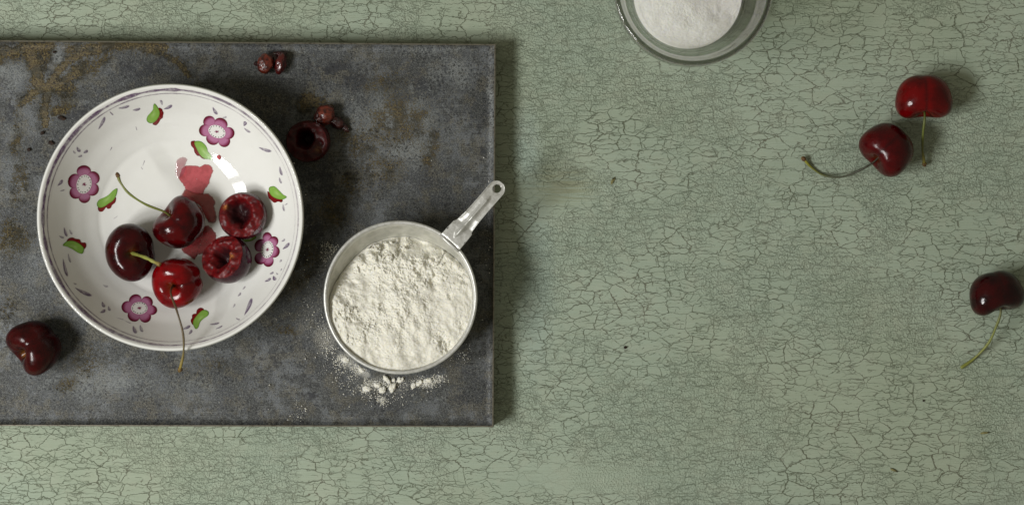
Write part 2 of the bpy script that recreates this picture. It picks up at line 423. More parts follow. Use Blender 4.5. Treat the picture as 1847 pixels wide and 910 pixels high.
def stroke(pts, w, soft=.6):
    p = catmull([(a, b, 0) for a, b in pts], 8)[:, :2]
    d = np.full(len(PX), 1e9)
    sel = np.where((PX < 420) & (PY < 300))[0]
    x = PX[sel]+(wx[sel]-PX[sel])*.45; y = PY[sel]+(wy[sel]-PY[sel])*.45
    dd = np.full(len(sel), 1e9)
    for i in range(len(p)-1):
        a, b = p[i], p[i+1]; ab = b-a; t = np.clip(((x-a[0])*ab[0]+(y-a[1])*ab[1])/(ab@ab+1e-9), 0, 1)
        dd = np.minimum(dd, np.hypot(x-a[0]-t*ab[0], y-a[1]-t*ab[1]))
    d[sel] = dd
    return 1-sstep(w*(1-soft), w*(1+soft*.4), d)
def blob(cx, cy, rx, ry, ang=0, soft=.8):
    c, s_ = math.cos(math.radians(ang)), math.sin(math.radians(ang))
    x = wx-cx; y = -(wy-cy); q = np.hypot((x*c+y*s_)/rx, (-x*s_+y*c)/ry)
    return 1-sstep(1-soft, 1+soft*.3, q)
R = np.zeros(len(PX))
for pts, w, s_ in [([(51, 76), (57, 107), (64, 127), (70, 153)], 13, 1), ([(190, 84), (143, 101), (117, 119), (100, 139), (89, 161), (83, 184), (80, 226)], 8, .95),
                   ([(137, 140), (114, 146), (91, 156), (63, 167), (37, 190)], 7, 1.0), ([(183, 86), (240, 88), (280, 94), (312, 108), (340, 136)], 7, .75),
                   ([(0, 88), (20, 96), (50, 84), (88, 84)], 12, .9), ([(128, 92), (190, 82), (250, 80), (300, 86)], 9, .8)]:
    R = np.maximum(R, stroke(pts, w*2.0, 1.0)*s_*.55*(.3+1.2*fbm(PX/11, PY/11, 87, 4)))
    R = np.maximum(R, stroke(pts, w, .75)*s_*(.72+.66*fbm(PX/9, PY/9, 19, 3)))
for a in [(75, 110, 20, 30, 0, .85), (148, 128, 38, 22, 30, .8), (118, 165, 26, 32, 60, .72), (112, 200, 14, 34, -70, .7), (175, 110, 50, 16, 25, .62), (10, 110, 16, 14, 0, .5)]:
    R = np.maximum(R, blob(*a[:5])*a[5]*(.45+.9*fbm(PX/14, PY/14, 29, 3)))
for a in [(28, 250, 14, 60, 0, .45), (35, 320, 22, 70, 0, .4), (20, 430, 50, 50, 0, .42), (565, 185, 40, 26, 0, .62), (700, 150, 60, 34, 0, .34), (720, 220, 80, 60, 0, .52), (650, 255, 46, 40, 0, .52),
          (775, 270, 26, 50, 0, .50), (690, 300, 60, 40, 0, .40), (640, 330, 40, 30, 0, .4), (600, 380, 40, 40, 0, .4), (520, 590, 34, 14, -20, .42), (545, 480, 40, 60, 0, .35),
          (160, 655, 60, 40, 0, .30), (120, 690, 30, 20, 0, .34), (10, 560, 20, 40, 0, .3), (380, 660, 60, 20, 0, .25)]:
    R = np.maximum(R, blob(*a[:5])*a[5]*(.45+1.35*fbm(PX/16, PY/16, 91, 3)))
G = np.zeros(len(PX))
for a in [(30, 130, 42, 48, 0, .62), (105, 102, 18, 24, 0, .60), (25, 230, 30, 30, 0, .45), (20, 300, 40, 50, 0, .42), (480, 130, 90, 30, 0, .38), (560, 90, 120, 12, 0, .35), (720, 230, 130, 110, 0, .62), (820, 130, 70, 50, 0, .50),
          (885, 200, 10, 160, 0, .5), (780, 92, 110, 12, 0, .45), (200, 140, 60, 20, 0, .22), (170, 690, 160, 50, 0, .45), (330, 700, 160, 40, 0, .32), (650, 640, 90, 60, 0, .25), (60, 480, 60, 60, 0, .34),
          (620, 470, 22, 50, 0, .2), (780, 720, 120, 34, 0, .22)]:
    G = np.maximum(G, blob(*a[:5])*a[5]*(.6+.8*fbm(PX/30, PY/30, 23, 4)))
D = np.zeros(len(PX))
for a in [(17, 205, 9, 22, 0, .8), (140, 205, 32, 22, 10, .55), (250, 125, 80, 22, 8, .42), (610, 120, 44, 18, 0, .62), (640, 150, 36, 24, 0, .5), (560, 120, 20, 12, 0, .4), (765, 165, 14, 34, 20, .6), (800, 190, 40, 60, 0, .35),
          (590, 330, 60, 60, 0, .35), (560, 430, 40, 60, 0, .5), (520, 640, 70, 60, 0, .2), (840, 500, 40, 120, 0, .28), (560, 712, 9, 9, 0, .8), (865, 260, 12, 60, 0, .32), (500, 200, 60, 40, 0, .3), (180, 230, 30, 14, 0, .4),
          (830, 720, 18, 14, 0, .55), (470, 645, 18, 12, 0, .4), (300, 655, 30, 12, 0, .3), (760, 320, 60, 24, 0, .35), (400, 690, 20, 12, 0, .3)]:
    D = np.maximum(D, blob(*a[:5])*a[5])
A = np.zeros(len(PX))
for a in [(596, 462, 22, 26, 0, .22), (590, 610, 26, 34, -50, .30), (622, 648, 22, 16, -40, .55), (650, 668, 16, 9, -30, .7), (680, 692, 26, 9, 0, .38), (660, 700, 10, 8, 0, .6), (765, 690, 26, 10, 10, .55),
          (700, 690, 60, 20, 0, .22), (690, 722, 10, 9, 0, .4), (790, 683, 14, 8, 0, .3), (560, 560, 20, 60, -20, .12)]:
    A = np.maximum(A, blob(*a[:5])*a[5])
# clustered grazing highlights of bare metal are left to the renderer
tray = empty('baking_tray', (W(420, 420, 0).x, W(420, 420, 0).y, 0))
tag(tray, 'dark grey rusty metal baking tray lying on the green table under bowl and cup', 'tray')
ts = mesh('tray_surface', np.column_stack([XY, Z]), grid_faces(nu, nv)[:, ::-1], M['tray'], tray, col=np.column_stack([R, G, D, A]))
# orientation check for normals
# folded outer wall with a thin bright top edge
def loop_pts(z, off):
    c = [Vector((cTR.x+off, cTR.y+off, z)), Vector((tTL.x-off, tTL.y+off, z)), Vector((tBL.x-off, tBL.y-off, z)), Vector((cBR.x+off, cBR.y-off, z))]
    out = []
    for i in range(4):
        a, b = c[i], c[(i+1) % 4]
        k = 60
        for j in range(k): out.append(tuple(a+(b-a)*(j/k)))
    return out
def wall(name, secs, mat):
    V = []
    for off, z in secs: V += loop_pts(z, off)
    n = len(V)//len(secs)
    V = np.array(V)
    V[:, 2] += np.where(V[:, 2] > .004, (fbm(V[:, 0]*60, V[:, 1]*60, 5, 2)-.5)*.00012, 0)
    return mesh(name, V, grid_faces(len(secs), n, True), mat, tray, smooth=False)
wall('side_wall', [(.0005, .0002), (.0005, ZL-.0016), (.0003, ZL-.0014), (.0001, ZL-.0012), (-.0006, ZL-.003)], M['tray_side'])
wall('rim_wire', [(-.0001, ZL-.0010), (-.0001, ZL+.0002), (.0001, ZL+.0004), (.0005, ZL+.0003), (.0007, ZL+.0000), (.0006, ZL-.0011)], M['tray_edge'])

# ------------------------------------------------------------------ bowl
ZB = ZT+.0003
bc = W(307, 392, ZB+.0333)
BX, BY = bc.x, bc.y
BR = 241*SC*(H-bc.z)/H            # outer radius of the rim
prof_r = np.array([0, 10, 20, 26, 31, 36, 38.0, 39.6, 43, 46, 51, 55, 58.5, 61.2, 62.6])*MM*BR/.0645
prof_z = np.array([3.6, 3.6, 3.75, 4.25, 5.0, 6.4, 7.12, 8.12, 10.4, 12.8, 17.3, 22.2, 27.1, 31.2, 33.0])*MM
# smooth the profile
_rr = np.linspace(0, prof_r[-1], 200)
_P = catmull(np.column_stack([prof_r, prof_z, prof_r*0]), 24)[:, :2]
def bowl_z(r): return ZB+np.interp(r, _P[:, 0], _P[:, 1])
def bowl_slope(r): e = .0004; return (bowl_z(r+e)-bowl_z(np.maximum(r-e, 0)))/(e+np.minimum(r, e))
def on_bowl(px, py, off=.0001):
    """point of the inner surface of the bowl that is drawn at photo pixel px,py"""
    z = ZB+.01
    for _ in range(25):
        p = W(px, py, z); r = min(math.hypot(p.x-BX, p.y-BY), prof_r[-1]); z = .5*z+.5*float(bowl_z(r))
    p = W(px, py, z); dx, dy = p.x-BX, p.y-BY; r = math.hypot(dx, dy); s_ = float(bowl_slope(r))
    n = Vector((-s_*dx/max(r, 1e-6), -s_*dy/max(r, 1e-6), 1)).normalized()
    return Vector((p.x, p.y, z))+n*off
bowl = empty('china_bowl', (BX, BY, ZB))
tag(bowl, 'white china bowl painted with purple flowers, holding cherries, on the metal tray', 'bowl')
inner = [(r, ZB+z) for r, z in _P]
rimr = BR
t_ = .0026
lipc = [(prof_r[-1]+.0006, ZB+.0336), (prof_r[-1]+.0013, ZB+.0338), (rimr-.0004, ZB+.0334), (rimr, ZB+.0327), (rimr-.0002, ZB+.0316)]
outer = [(rimr-.0014, ZB+.0292), (rimr-.004, ZB+.0235), (rimr-.0075, ZB+.018), (rimr-.013, ZB+.0115), (rimr-.022, ZB+.0050), (rimr-.032, ZB+.0022), (.0300, ZB+.0018), (.0292, ZB+.0), (.0270, ZB+.0), (.0262, ZB+.0018), (.0001, ZB+.0018)]
V, F = revolve([(max(r, 1e-5), z) for r, z in inner]+lipc+outer, BX, BY, 180)
mesh('bowl_body', V, F, M['glaze'], bowl)

def decal(name, rings, cols, mat, parent, off):
    """rings: list of closed outlines (photo px), each the same length; first ring is the middle"""
    n = len(rings[0]); V = []; C = []
    for rg, c in zip(rings, cols):
        for k, p in enumerate(rg):
            V.append(on_bowl(p[0], p[1], off)); C.append(c[k] if isinstance(c, list) else c)
    return mesh(name, V, grid_faces(len(rings), n, True), mat, parent, col=np.array(C))
def shrink(poly, c, t): return [(c[0]+(p[0]-c[0])*t, c[1]+(p[1]-c[1])*t) for p in poly]
def smoothpoly(poly, n=4):
    P = np.array(poly+poly[:3], float); out = []
    m = len(poly)
    for i in range(m):
        p0, p1, p2, p3 = [np.array(poly[(i+j-1) % m], float) for j in range(4)]
        for t in np.linspace(0, 1, n, endpoint=False):
            out.append(tuple(0.5*((2*p1)+(-p0+p2)*t+(2*p0-5*p1+4*p2-p3)*t*t+(-p0+3*p1-3*p2+p3)*t**3)))
    return out
def ell(cx, cy, a, b, ang, n=20):
    c, s_ = math.cos(math.radians(ang)), math.sin(math.radians(ang))
    return [(cx+a*math.cos(t)*c-b*math.sin(t)*s_, cy-(a*math.cos(t)*s_+b*math.sin(t)*c)) for t in np.linspace(0, 2*math.pi, n, endpoint=False)]
def paintcol(*a): return np.array(lin(*a))
flowers = [((391.5, 237), (14.8, 10.3, -22), [(377, 219), (399, 222), (413, 240), (405, 255), (383, 251.5), (369, 235)]),
           ((151.3, 332), (12.5, 16, 75-90), [(151, 308), (169, 320), (167.5, 342), (152, 356), (135.5, 348), (132.5, 326)]),
           ((251.3, 555.6), (13.8, 10.3, 0), [(243.4, 540), (265.5, 544), (273, 559), (262, 571.5), (240.5, 570), (229, 553.5)]),
           ((482.8, 450), (10, 14.5, -12), [(482.3, 428.5), (493.5, 435), (495.5, 454), (484, 471), (469.5, 466.5), (469, 442)])]
lilac = paintcol(170, 112, 144); mauve = paintcol(132, 52, 88); maroon = paintcol(98, 22, 44); deep = paintcol(78, 24, 20)
wht = np.array((.71, .70, .67, 1))
for (cx, cy), (a, b, ang), pet in flowers:
    fl = empty('painted_flower', world_loc(bowl)-world_loc(bowl)); fl.parent = bowl; fl.location = Vector(on_bowl(cx, cy))-world_loc(bowl)
    for k, (x, y) in enumerate(pet):
        dx, dy = x-cx, y-cy; L = math.hypot(dx, dy); th = math.degrees(math.atan2(-dy, dx))
        # tangential half width from the neighbours' spacing
        x2, y2 = pet[(k+1) % 6]; x0, y0 = pet[k-1]
        tw = max(8.0, (math.hypot(x2-x, y2-y)+math.hypot(x-x0, y-y0))/4*1.10)
        ra = 11.0 if L > 19 else 10.2; x -= dx/L*.8; y -= dy/L*.8
        base = np.array(ell(0, 0, ra, tw, th, 24)); rings = []; cols = []
        shade = .5+.5*rng.random()
        for t in (.02, .35, .62, .80, .92, 1.0):
            rings.append([(x+p[0]*t-dx/L*(1-t)*2, y+p[1]*t-dy/L*(1-t)*2) for p in base])
            cc = []
            for p in base:
                od = (p[0]*dx+p[1]*dy)/(L*ra)        # +1 outwards
                q = t*(.62+.38*od)
                c = lilac*(1-sstep(.35, .72, q))+mauve*sstep(.35, .72, q)
                e = sstep(.50, .86, q)*(.78+.22*shade) + sstep(.9, 1.0, t)*.35
                c = c*(1-min(1, e))+(maroon*(1-shade*.5)+deep*shade*.5)*min(1, e)
                cc.append(c)
            cols.append(cc)
        decal('petal', rings, cols, M['paint'], fl, .00008+.00002*(k % 3))
    rings = [ell(cx, cy, a*t*1.08, b*t*1.08, ang, 28) for t in (.02, .6, .93, 1.0)]
    decal('flower_centre', rings, [wht, wht, wht, wht*.92+lilac*.08], M['paint'], fl, .00017)
    # dots and star, joined: flat print on the centre
    V = []; F = []; C = []
    def addpoly(pts, c):
        i0 = len(V)
        for p in pts: V.append(on_bowl(p[0], p[1], .00022)); C.append(c)
        F.append(list(range(i0, i0+len(pts)))[::-1])
    blk = paintcol(24, 16, 22); star = paintcol(120, 36, 76)
    for k in range(17):
        t = 2*math.pi*(k+.3*rng.random())/17; c, s_ = math.cos(math.radians(ang)), math.sin(math.radians(ang))
        ex, ey = a*.92*math.cos(t), b*.92*math.sin(t)
        addpoly(ell(cx+ex*c-ey*s_, cy-(ex*s_+ey*c), .95+.35*rng.random(), .85, 0, 7), blk)
    for k in range(8):
        t = 2*math.pi*k/8+.3*rng.random(); L = 3.6+1.6*rng.random(); L2 = L*b/a if b < a else L
        dx, dy = L*math.cos(t), L2*math.sin(t); nx, ny = -math.sin(t)*.45, math.cos(t)*.45
        addpoly([(cx+nx, cy+ny), (cx+dx*.6+nx*1.2, cy+dy*.6+ny*1.2), (cx+dx, cy+dy), (cx+dx*.6-nx*1.2, cy+dy*.6-ny*1.2), (cx-nx, cy-ny)], star)
    mesh('stamen_dots', V, F, M['paint'], fl, smooth=False, col=np.array(C))

def T(ox, oy, s_, pts): return [(ox+x/s_, oy+y/s_) for x, y in pts]
buds = [
 (T(100, 170, 7, [(1250,115),(1280,145),(1300,180),(1315,220),(1310,270),(1280,320),(1240,355),(1195,365),(1160,345),(1150,310),(1165,270),(1200,230),(1230,190),(1235,140)]),
  T(100, 170, 7, [(1300,170),(1345,185),(1352,205),(1366,235),(1358,265),(1355,295),(1325,320),(1312,345),(1292,372),(1265,392),(1225,375),(1250,345),(1275,310),(1300,250)])),
 (T(320, 170, 7, [(225,590),(290,590),(345,630),(375,680),(385,720),(425,770),(442,830),(400,820),(350,815),(300,780),(260,720),(230,660),(215,620)]),
  T(320, 170, 7, [(180,590),(225,588),(232,640),(255,700),(300,770),(350,818),(310,808),(280,780),(250,775),(215,730),(205,685),(175,650),(168,610)])),
 (T(90, 280, 7.58, [(915,450),(920,490),(900,560),(860,620),(800,660),(750,695),(700,715),(660,710),(640,680),(645,640),(680,600),(740,575),(800,540),(860,480)]),
  T(90, 280, 7.58, [(900,570),(895,640),(850,680),(830,720),(790,732),(765,710),(730,760),(690,772),(660,750),(660,700),(740,680),(830,610)])),
 (T(80, 400, 4.136, [(140,165),(165,145),(210,142),(255,160),(290,190),(292,215),(280,238),(245,228),(210,205),(170,185),(140,178)]),
  T(80, 400, 4.136, [(165,148),(180,122),(210,116),(230,125),(262,130),(275,152),(305,155),(312,180),(298,202),(280,192),(250,170),(210,152)])),
 (T(190, 520, 7.58, [(1370,295),(1410,320),(1410,360),(1380,390),(1330,425),(1290,470),(1270,530),(1240,558),(1215,530),(1200,490),(1205,440),(1240,385),(1290,330),(1330,300)]),
  T(190, 520, 7.58, [(1280,268),(1320,265),(1348,292),(1300,340),(1250,395),(1215,440),(1204,500),(1175,470),(1168,430),(1185,400),(1185,365),(1210,345),(1245,340),(1248,300)])),
 (T(0, 60, 2.677, [(1300,745),(1325,738),(1350,760),(1368,778),(1386,790),(1365,802),(1330,795),(1305,775)]),
  T(0, 60, 2.677, [(1292,762),(1306,772),(1335,795),(1365,802),(1360,816),(1344,812),(1325,818),(1308,804),(1296,792)])),
 (T(190, 520, 7.58, [(690,45),(740,80),(790,110),(800,140),(770,152),(735,142),(712,100)]), None),
 ([(437, 430), (446, 425), (458, 424), (463, 428), (455, 434), (443, 436)], None)]
gr1 = paintcol(124, 164, 72); gr2 = paintcol(150, 182, 104); gr3 = paintcol(84, 122, 44); rd = paintcol(112, 22, 24); rd2 = paintcol(84, 10, 16)
for leafp, berry in buds:
    lp = smoothpoly(leafp, 3); c = np.mean(lp, axis=0)
    g = empty('painted_bud', (0, 0, 0)); g.parent = bowl; g.location = Vector(on_bowl(c[0], c[1]))-world_loc(bowl)
    if berry:
        bp = smoothpoly(berry, 3); cb = np.mean(bp, axis=0)
        decal('painted_berry', [shrink(bp, cb, t) for t in (.02, .5, .85, 1)], [rd, rd, rd, rd2], M['paint'], g, .00010)
    decal('painted_leaf', [shrink(lp, c, t) for t in (.02, .5, .85, 1)], [gr2, gr1, gr1, gr3], M['paint'], g, .00018)

# thin purple brush leaves (x, y, length, width, angle, darkness)
strokes = [(290.7,185,10,5,110,.45),(303,193,17,6,25,.8),(223,193,21,5,12,.6),(246,197,15,5,12,.7),(201,204,9,2.5,-45,.8),(183,222,26,6,62,.6),(141.5,269,11,6,-55,.75),(154,273,9,5.5,30,.75),(134,274,7,3.5,-50,.45),(144,281,8,4.5,15,.5),
 (246,231,8,1.4,-75,.6),(200,268,8,1.6,60,.6),(259,294,11,1.3,70,.5),(256,303,6,1.2,-60,.5),(108,329.5,14,6,50,.75),(112,343,9,3,15,.3),(118,418,18,5,-72,.8),(127.6,418,10,4,-60,.35),(110.7,426.6,10,4,-25,.5),(117.5,482,34,6,-76,.7),(125,465,18,4,-75,.4),
 (150,525.7,34,7,-26,.75),(135,511,6,3,-20,.4),(186.4,548.7,11,6,-65,.7),(185,560.8,11,6,30,.7),(197,556,9,5,-70,.5),(243,594,15,7,-65,.7),(255,592,14,6,-70,.35),(190,515,10,4,-20,.2),
 (336.4,590,15,5.5,25,.65),(343,598.5,10,5,55,.65),(386.6,583.3,19,4,10,.55),(395,590,14,3,25,.6),(516,443.5,17,6,42,.75),(490,492,8,4,25,.5),(495.5,501,9,7,-60,.9),(483,504.5,13,5,28,.75),(500,493,5,3,-40,.3),
 (447.5,553,34,7,66,.8),(440,518.7,8,3,50,.4),(431.7,530.6,9,4,50,.4),(422,551,8,3,60,.3),(429,574.7,8,3,-25,.6),(388,199.5,16,6,-58,.75),(441,223,9,7,75,.85),(446,234.5,15,4,-35,.55),(478,269,25,6,-18,.55),(507,308,17,5,-75,.7),(506,325,12,4,-70,.5),
 (512,374,14,4,-80,.4),(516,368,7,2,30,.4),(511,433,8,4,35,.35),(506,470,6,4,50,.3),(405,211,8,4,10,.2),(230,580,14,1.5,-25,.5),(216,574,16,1.3,-18,.4),(507,486,5,3,60,.25),(208,392,10,1.2,35,.4)]
for (x, y, L, w, ang, dk) in strokes:
    c, s_ = math.cos(math.radians(ang)), math.sin(math.radians(ang)); n_ = 14; pts = []
    for t in np.linspace(0, 2*math.pi, n_, endpoint=False):
        a_ = math.cos(t); b_ = math.sin(t)*(.62+.38*math.cos(t*1.0+.6))   # a drop shape, fuller at one end
        lx = a_*L/2*1.05; ly = b_*w/2*1.5
        pts.append((x+lx*c-ly*s_, y-(lx*s_+ly*c)))
    pc = np.array(lin(96, 70, 112)); al = .35+.6*dk
    rings = [shrink(pts, (x, y), t) for t in (.03, .5, .8, 1.0)]
    cols = []
    for t, a_ in zip((0, .5, .8, 1.0), (.55, .75, 1.0, .15)):
        cols.append([np.array([pc[0], pc[1], pc[2], al*a_*(.5+.5*(1 if math.sin(2*math.pi*k/n_) < .3 else .4))]) for k in range(n_)])
    decal('painted_sprig', rings, cols, M['wash'], bowl, .00009)
# painted rings near the rim
def ring(name, r0, w0, vary, dark):
    n_ = 420; V = []; C = []
    a_ = np.linspace(0, 2*math.pi, n_, endpoint=False)
    ca, sa = np.cos(a_), np.sin(a_)
    side = .5+.5*np.cos(a_-math.radians(150))
    wv = w0*(.55+.75*side)*(1+vary*(fbm(ca*9+20, sa*9+20, 3, 3)-.5)*1.6)
    al = np.clip(dark*(.35+.85*side)*(.45+1.2*fbm(ca*26+3, sa*26+9, 8, 3)), .05, 1)
    if name == 'painted_ring': al = np.clip(al+.12*(a_ > math.pi*1.05), 0, 1)
    cc = np.array(lin(98, 70, 106))
    for j, (k, aa) in enumerate([(-1, .0), (-.6, .8), (0, .9), (.6, 1.0), (1, .0)]):
        r = r0+k*wv/2; z = bowl_z(r)+.00008
        for i in range(n_):
            V.append((BX+r[i]*ca[i], BY+r[i]*sa[i], z[i])); C.append((cc[0], cc[1], cc[2], al[i]*aa))
    mesh(name, np.array(V), grid_faces(5, n_, True), M['wash'], bowl, col=np.array(C))
k_ = BR/241
ring('painted_ring', 230.4*k_, 4.6*k_, 1.0, .62)
ring('painted_ring', 224.2*k_, 1.7*k_, .6, .42)

# juice lying in the bowl
def puddle(parts, label):
    V = []; F = []; C = []; i0 = 0
    for poly, col, edge, off in parts:
        pp = smoothpoly(poly, 5)
        pp = [(x+1.2*(vnoise(x/3.1, y/3.1, 5)-.5)*2, y+1.2*(vnoise(x/3.3, y/3.0, 9)-.5)*2) for x, y in pp]
        c = np.mean(pp, axis=0); n_ = len(pp)
        ts = (.02, .4, .7, .88, .96, 1.0); al = (1, 1, 1, .98, .9, .0) if edge else (.6, .6, .55, .5, .42, 0)
        for t, a_ in zip(ts, al):
            for p in shrink(pp, c, t):
                V.append(on_bowl(p[0], p[1], off+(.0003*(1-t**6)))); cc = np.array(lin(*col)); kk = 1 if t < .9 else .82
                C.append((cc[0]*kk, cc[1]*kk, cc[2]*kk, a_*.80))
        f = grid_faces(len(ts), n_, True)+i0; F += f.tolist(); i0 = len(V)
    o = mesh('juice_puddle', V, F, M['juice'], col=np.array(C)); tag(o, label, 'juice'); return o
def Q(pts): return T(300, 270, 4.336, pts)
puddle([(Q([(85, 75), (140, 55), (165, 75), (150, 110), (160, 150), (150, 210), (110, 230), (75, 200), (72, 140)]), (176, 90, 104), False, .00008),
        (Q([(130, 135), (180, 118), (260, 128), (310, 112), (355, 130), (365, 170), (345, 230), (335, 270), (300, 310), (292, 345), (250, 350), (200, 340), (150, 310), (135, 280), (105, 240), (100, 190)]), (192, 80, 88), True, .00014),
        (Q([(150, 310), (210, 330), (300, 340), (345, 350), (385, 400), (378, 450), (392, 510), (390, 560), (360, 578), (325, 560), (300, 520), (280, 470), (240, 420), (180, 400), (100, 370), (120, 350)]), (156, 54, 52), True, .00020)],
       'thin pink red cherry juice stain above the middle of the bowl')
puddle([(Q([(310, 590), (345, 600), (392, 660), (385, 710), (345, 760), (300, 812), (250, 820), (220, 858), (180, 835), (130, 800), (120, 770), (200, 720), (270, 650)]), (150, 30, 38), True, .00014)],
       'dark red juice puddle in the bowl between whole and pitted cherries')
# small red shard of skin
c = on_bowl(395, 283, .0004)
o = mesh('cherry_scrap', [c+Vector(v)*MM for v in [(-1.1, .3, 0), (.2, 1.2, .2), (1.2, .3, .1), (.6, -1.3, 0), (-.4, -.9, .3), (0, 0, 1.0)]],
         [[0, 1, 5], [1, 2, 5], [2, 3, 5], [3, 4, 5], [4, 0, 5], [4, 3, 2, 1, 0]][:5], simple('pale_red_scrap', lin(190, 70, 80), .15, coat=.5), smooth=False)
tag(o, 'tiny red scrap of cherry on the bowl below its upper right flower', 'fruit scrap')

# ------------------------------------------------------------------ cherries
def sphere_dirs(nt=72, nphi=112):
    th = np.linspace(.0005, math.pi-.0005, nt); ph = np.linspace(0, 2*math.pi, nphi, endpoint=False)
    TH, PH = np.meshgrid(th, ph, indexing='ij'); return TH.ravel(), PH.ravel(), grid_faces(nt, nphi, True)[:, ::-1]
def frame(axis, roll):
    z = Vector(axis).normalized(); ref = Vector((0, 0, 1)) if abs(z.z) < .85 else Vector((1, 0, 0))
    x = ref.cross(z).normalized(); y = z.cross(x)
    q = Quaternion(z, math.radians(roll)); x.rotate(q); y.rotate(q)
    return np.array([x, y, z])
def cherry_shape(rx, ry, rz, dimple=.42, lobes=.20, groove=.05, seed=0, sig=.42, dip=.07):
    th, ph, F = sphere_dirs()
    r = np.ones_like(th)
    r -= dimple*np.exp(-(th/sig)**2)
    r += lobes*np.exp(-((th-.95)/.55)**2)*(.12+.88*np.cos(ph)**2)
    r -= dip*np.exp(-(th/.85)**2)*np.sin(ph)**2
    r += .05*np.exp(-((th-2.1)/.6)**2)*np.cos(ph)**2
    r -= .09*np.exp(-((math.pi-th)/.38)**2)
    gd = np.abs(np.sin((ph-math.pi/2)/2))*2*np.sin(th)
    r -= groove*np.exp(-(gd/.22)**2)*np.sin(th)**.5
    r += .03*(fbm(np.cos(ph)*np.sin(th)*1.6+seed, np.sin(ph)*np.sin(th)*1.6+np.cos(th)*1.3, seed, 2)-.5)
    X = np.column_stack([r*np.sin(th)*np.cos(ph)*rx, r*np.sin(th)*np.sin(ph)*ry, r*np.cos(th)*rz])
    return X, F, th, ph, gd
def settle(X, cx, cy, surf):
    """height of the centre so that the lowest part just touches surf(x,y)"""
    return float(np.max(surf(X[:, 0]+cx, X[:, 1]+cy)-X[:, 2]))
flat = lambda h: (lambda x, y: np.full_like(x, h))
insidebowl = lambda x, y: bowl_z(np.minimum(np.hypot(x-BX, y-BY), prof_r[-1]))+.0003
def stem(parent, pts, cols, rad=.00058, knob=True, fine_tip=False):
    P = catmull(pts, 8); n_ = len(P); t = np.linspace(0, 1, n_)
    rr = rad*(1.0+.12*np.sin(t*23)); rr = rr*(1+.45*sstep(.82, 1, t)+.35*(1-sstep(0, .08, t)))
    V, F = tube(P, rr, 10)
    cs = np.array([lin(*c) for c in cols]); ci = np.array([[np.interp(x, np.linspace(0, 1, len(cs)), cs[:, k]) for k in range(4)] for x in t])
    st = mesh('stem', V, F, M['stem'], parent, col=np.repeat(ci, 10, 0))
    if knob:
        e = P[-1]; d = P[-1]-P[-4]; d /= np.linalg.norm(d)
        K = [e-d*.0006, e-d*.0001, e+d*.0007, e+d*.0014, e+d*.0020]
        V, F = tube(K, np.array([.7, 1.25, 1.45, 1.05, .45])*.00078, 9)
        V = V+(rng.random(V.shape)-.5)*.00035
        mesh('stem_end', V, F, M['knob'], st)
    return st
cherries = {}
def cherry(px, py, rx, ry, rz, axis, roll, skin, surf, label, stempts=None, stemcols=None, knob=True, name='cherry', **kw):
    torn = kw.pop('torn', None); srad = kw.pop('srad', .00058)
    X, F, th, ph, gd = cherry_shape(rx*SC, ry*SC, rz*SC, **kw)
    Fr = frame(axis, roll); X = X @ Fr
    z = .025
    for _ in range(6):
        c = W(px, py, z); z = settle(X, c.x, c.y, surf)
    c = W(px, py, z); base = Vector((c.x, c.y, z+X[:, 2].min()))
    e = empty(name, base); tag(e, label, 'cherry')
    col = np.zeros((len(th), 3)); col[:, 1] = np.exp(-(gd/.06)**2)*sstep(.25, .5, th)*sstep(2.6, 2.0, th)*.7
    col[:, 0] = .25*np.exp(-(th/.22)**2)
    if torn:
        tx, ty, tr, dep = torn
        p2 = X[:, :2]+np.array([c.x, c.y]); tp = W(tx, ty, z)
        q = np.hypot(p2[:, 0]-tp.x, p2[:, 1]-tp.y)/(tr*SC)
        m = np.exp(-q*q)*(X[:, 2] > -.3*ry*SC)
        col[:, 0] = np.maximum(col[:, 0], m*1.2*(fbm(p2[:, 0]*2500, p2[:, 1]*2500, 7, 2) > .42))
        X = X*(1-dep*m)[:, None]
    col = np.clip(col, 0, 1)
    mesh('fruit', X+np.array(c), F, skin, e, col=col)
    if stempts:
        d = np.array(Vector(axis).normalized())
        a = np.array(c)+d*rz*SC*.60*(1-kw.get('dimple', .42)+.1)
        pts = [a]+[np.array(W(x, y, zz)) for x, y, zz in stempts]
        stem(e, pts, stemcols, srad, knob)
    return e
skA = mat_skin('skin_blackish_red', lin(50, 2, 5), lin(28, 2, 4), .13)
skB = mat_skin('skin_dark_red', lin(72, 2, 5), lin(40, 2, 4), .12)
skC = mat_skin('skin_bright_red', lin(114, 2, 7), lin(80, 2, 5), .14)
skJ = mat_skin('skin_red', lin(100, 1, 4), lin(74, 1, 3), .15)
skK = mat_skin('skin_wine_red', lin(74, 1, 5), lin(54, 1, 5), .16)
grn = [(70, 62, 30), (118, 122, 62), (120, 128, 66), (112, 116, 60), (110, 110, 50)]
brn = [(60, 40, 24), (84, 66, 44), (82, 68, 46), (96, 84, 50), (140, 124, 60)]
zt = ZB
cherry(235, 454, 48, 44, 43, (.22, -.08, .95), 8, skA, insidebowl, 'blackish cherry with a short stub of green stem, leftmost in the bowl',
       [(262, 464, zt+.0335), (276, 471, zt+.0365), (289, 477, zt+.0380)], [(110, 112, 50), (134, 138, 66), (140, 140, 70), (120, 96, 50)], False, dimple=.40, groove=.06, seed=3, srad=.0008, lobes=.16)
cherry(325, 403, 43, 42, 41, (-.70, .56, .42), 0, skB, insidebowl, 'dark red cherry with its curved green stem resting towards the top left of the bowl',
       [(297, 382, zt+.0225), (262, 368, zt+.0275), (233, 349, zt+.0300), (218, 330, zt+.0305), (213, 318, zt+.0305)], grn, True, dimple=.42, lobes=.20, groove=.05, seed=5)
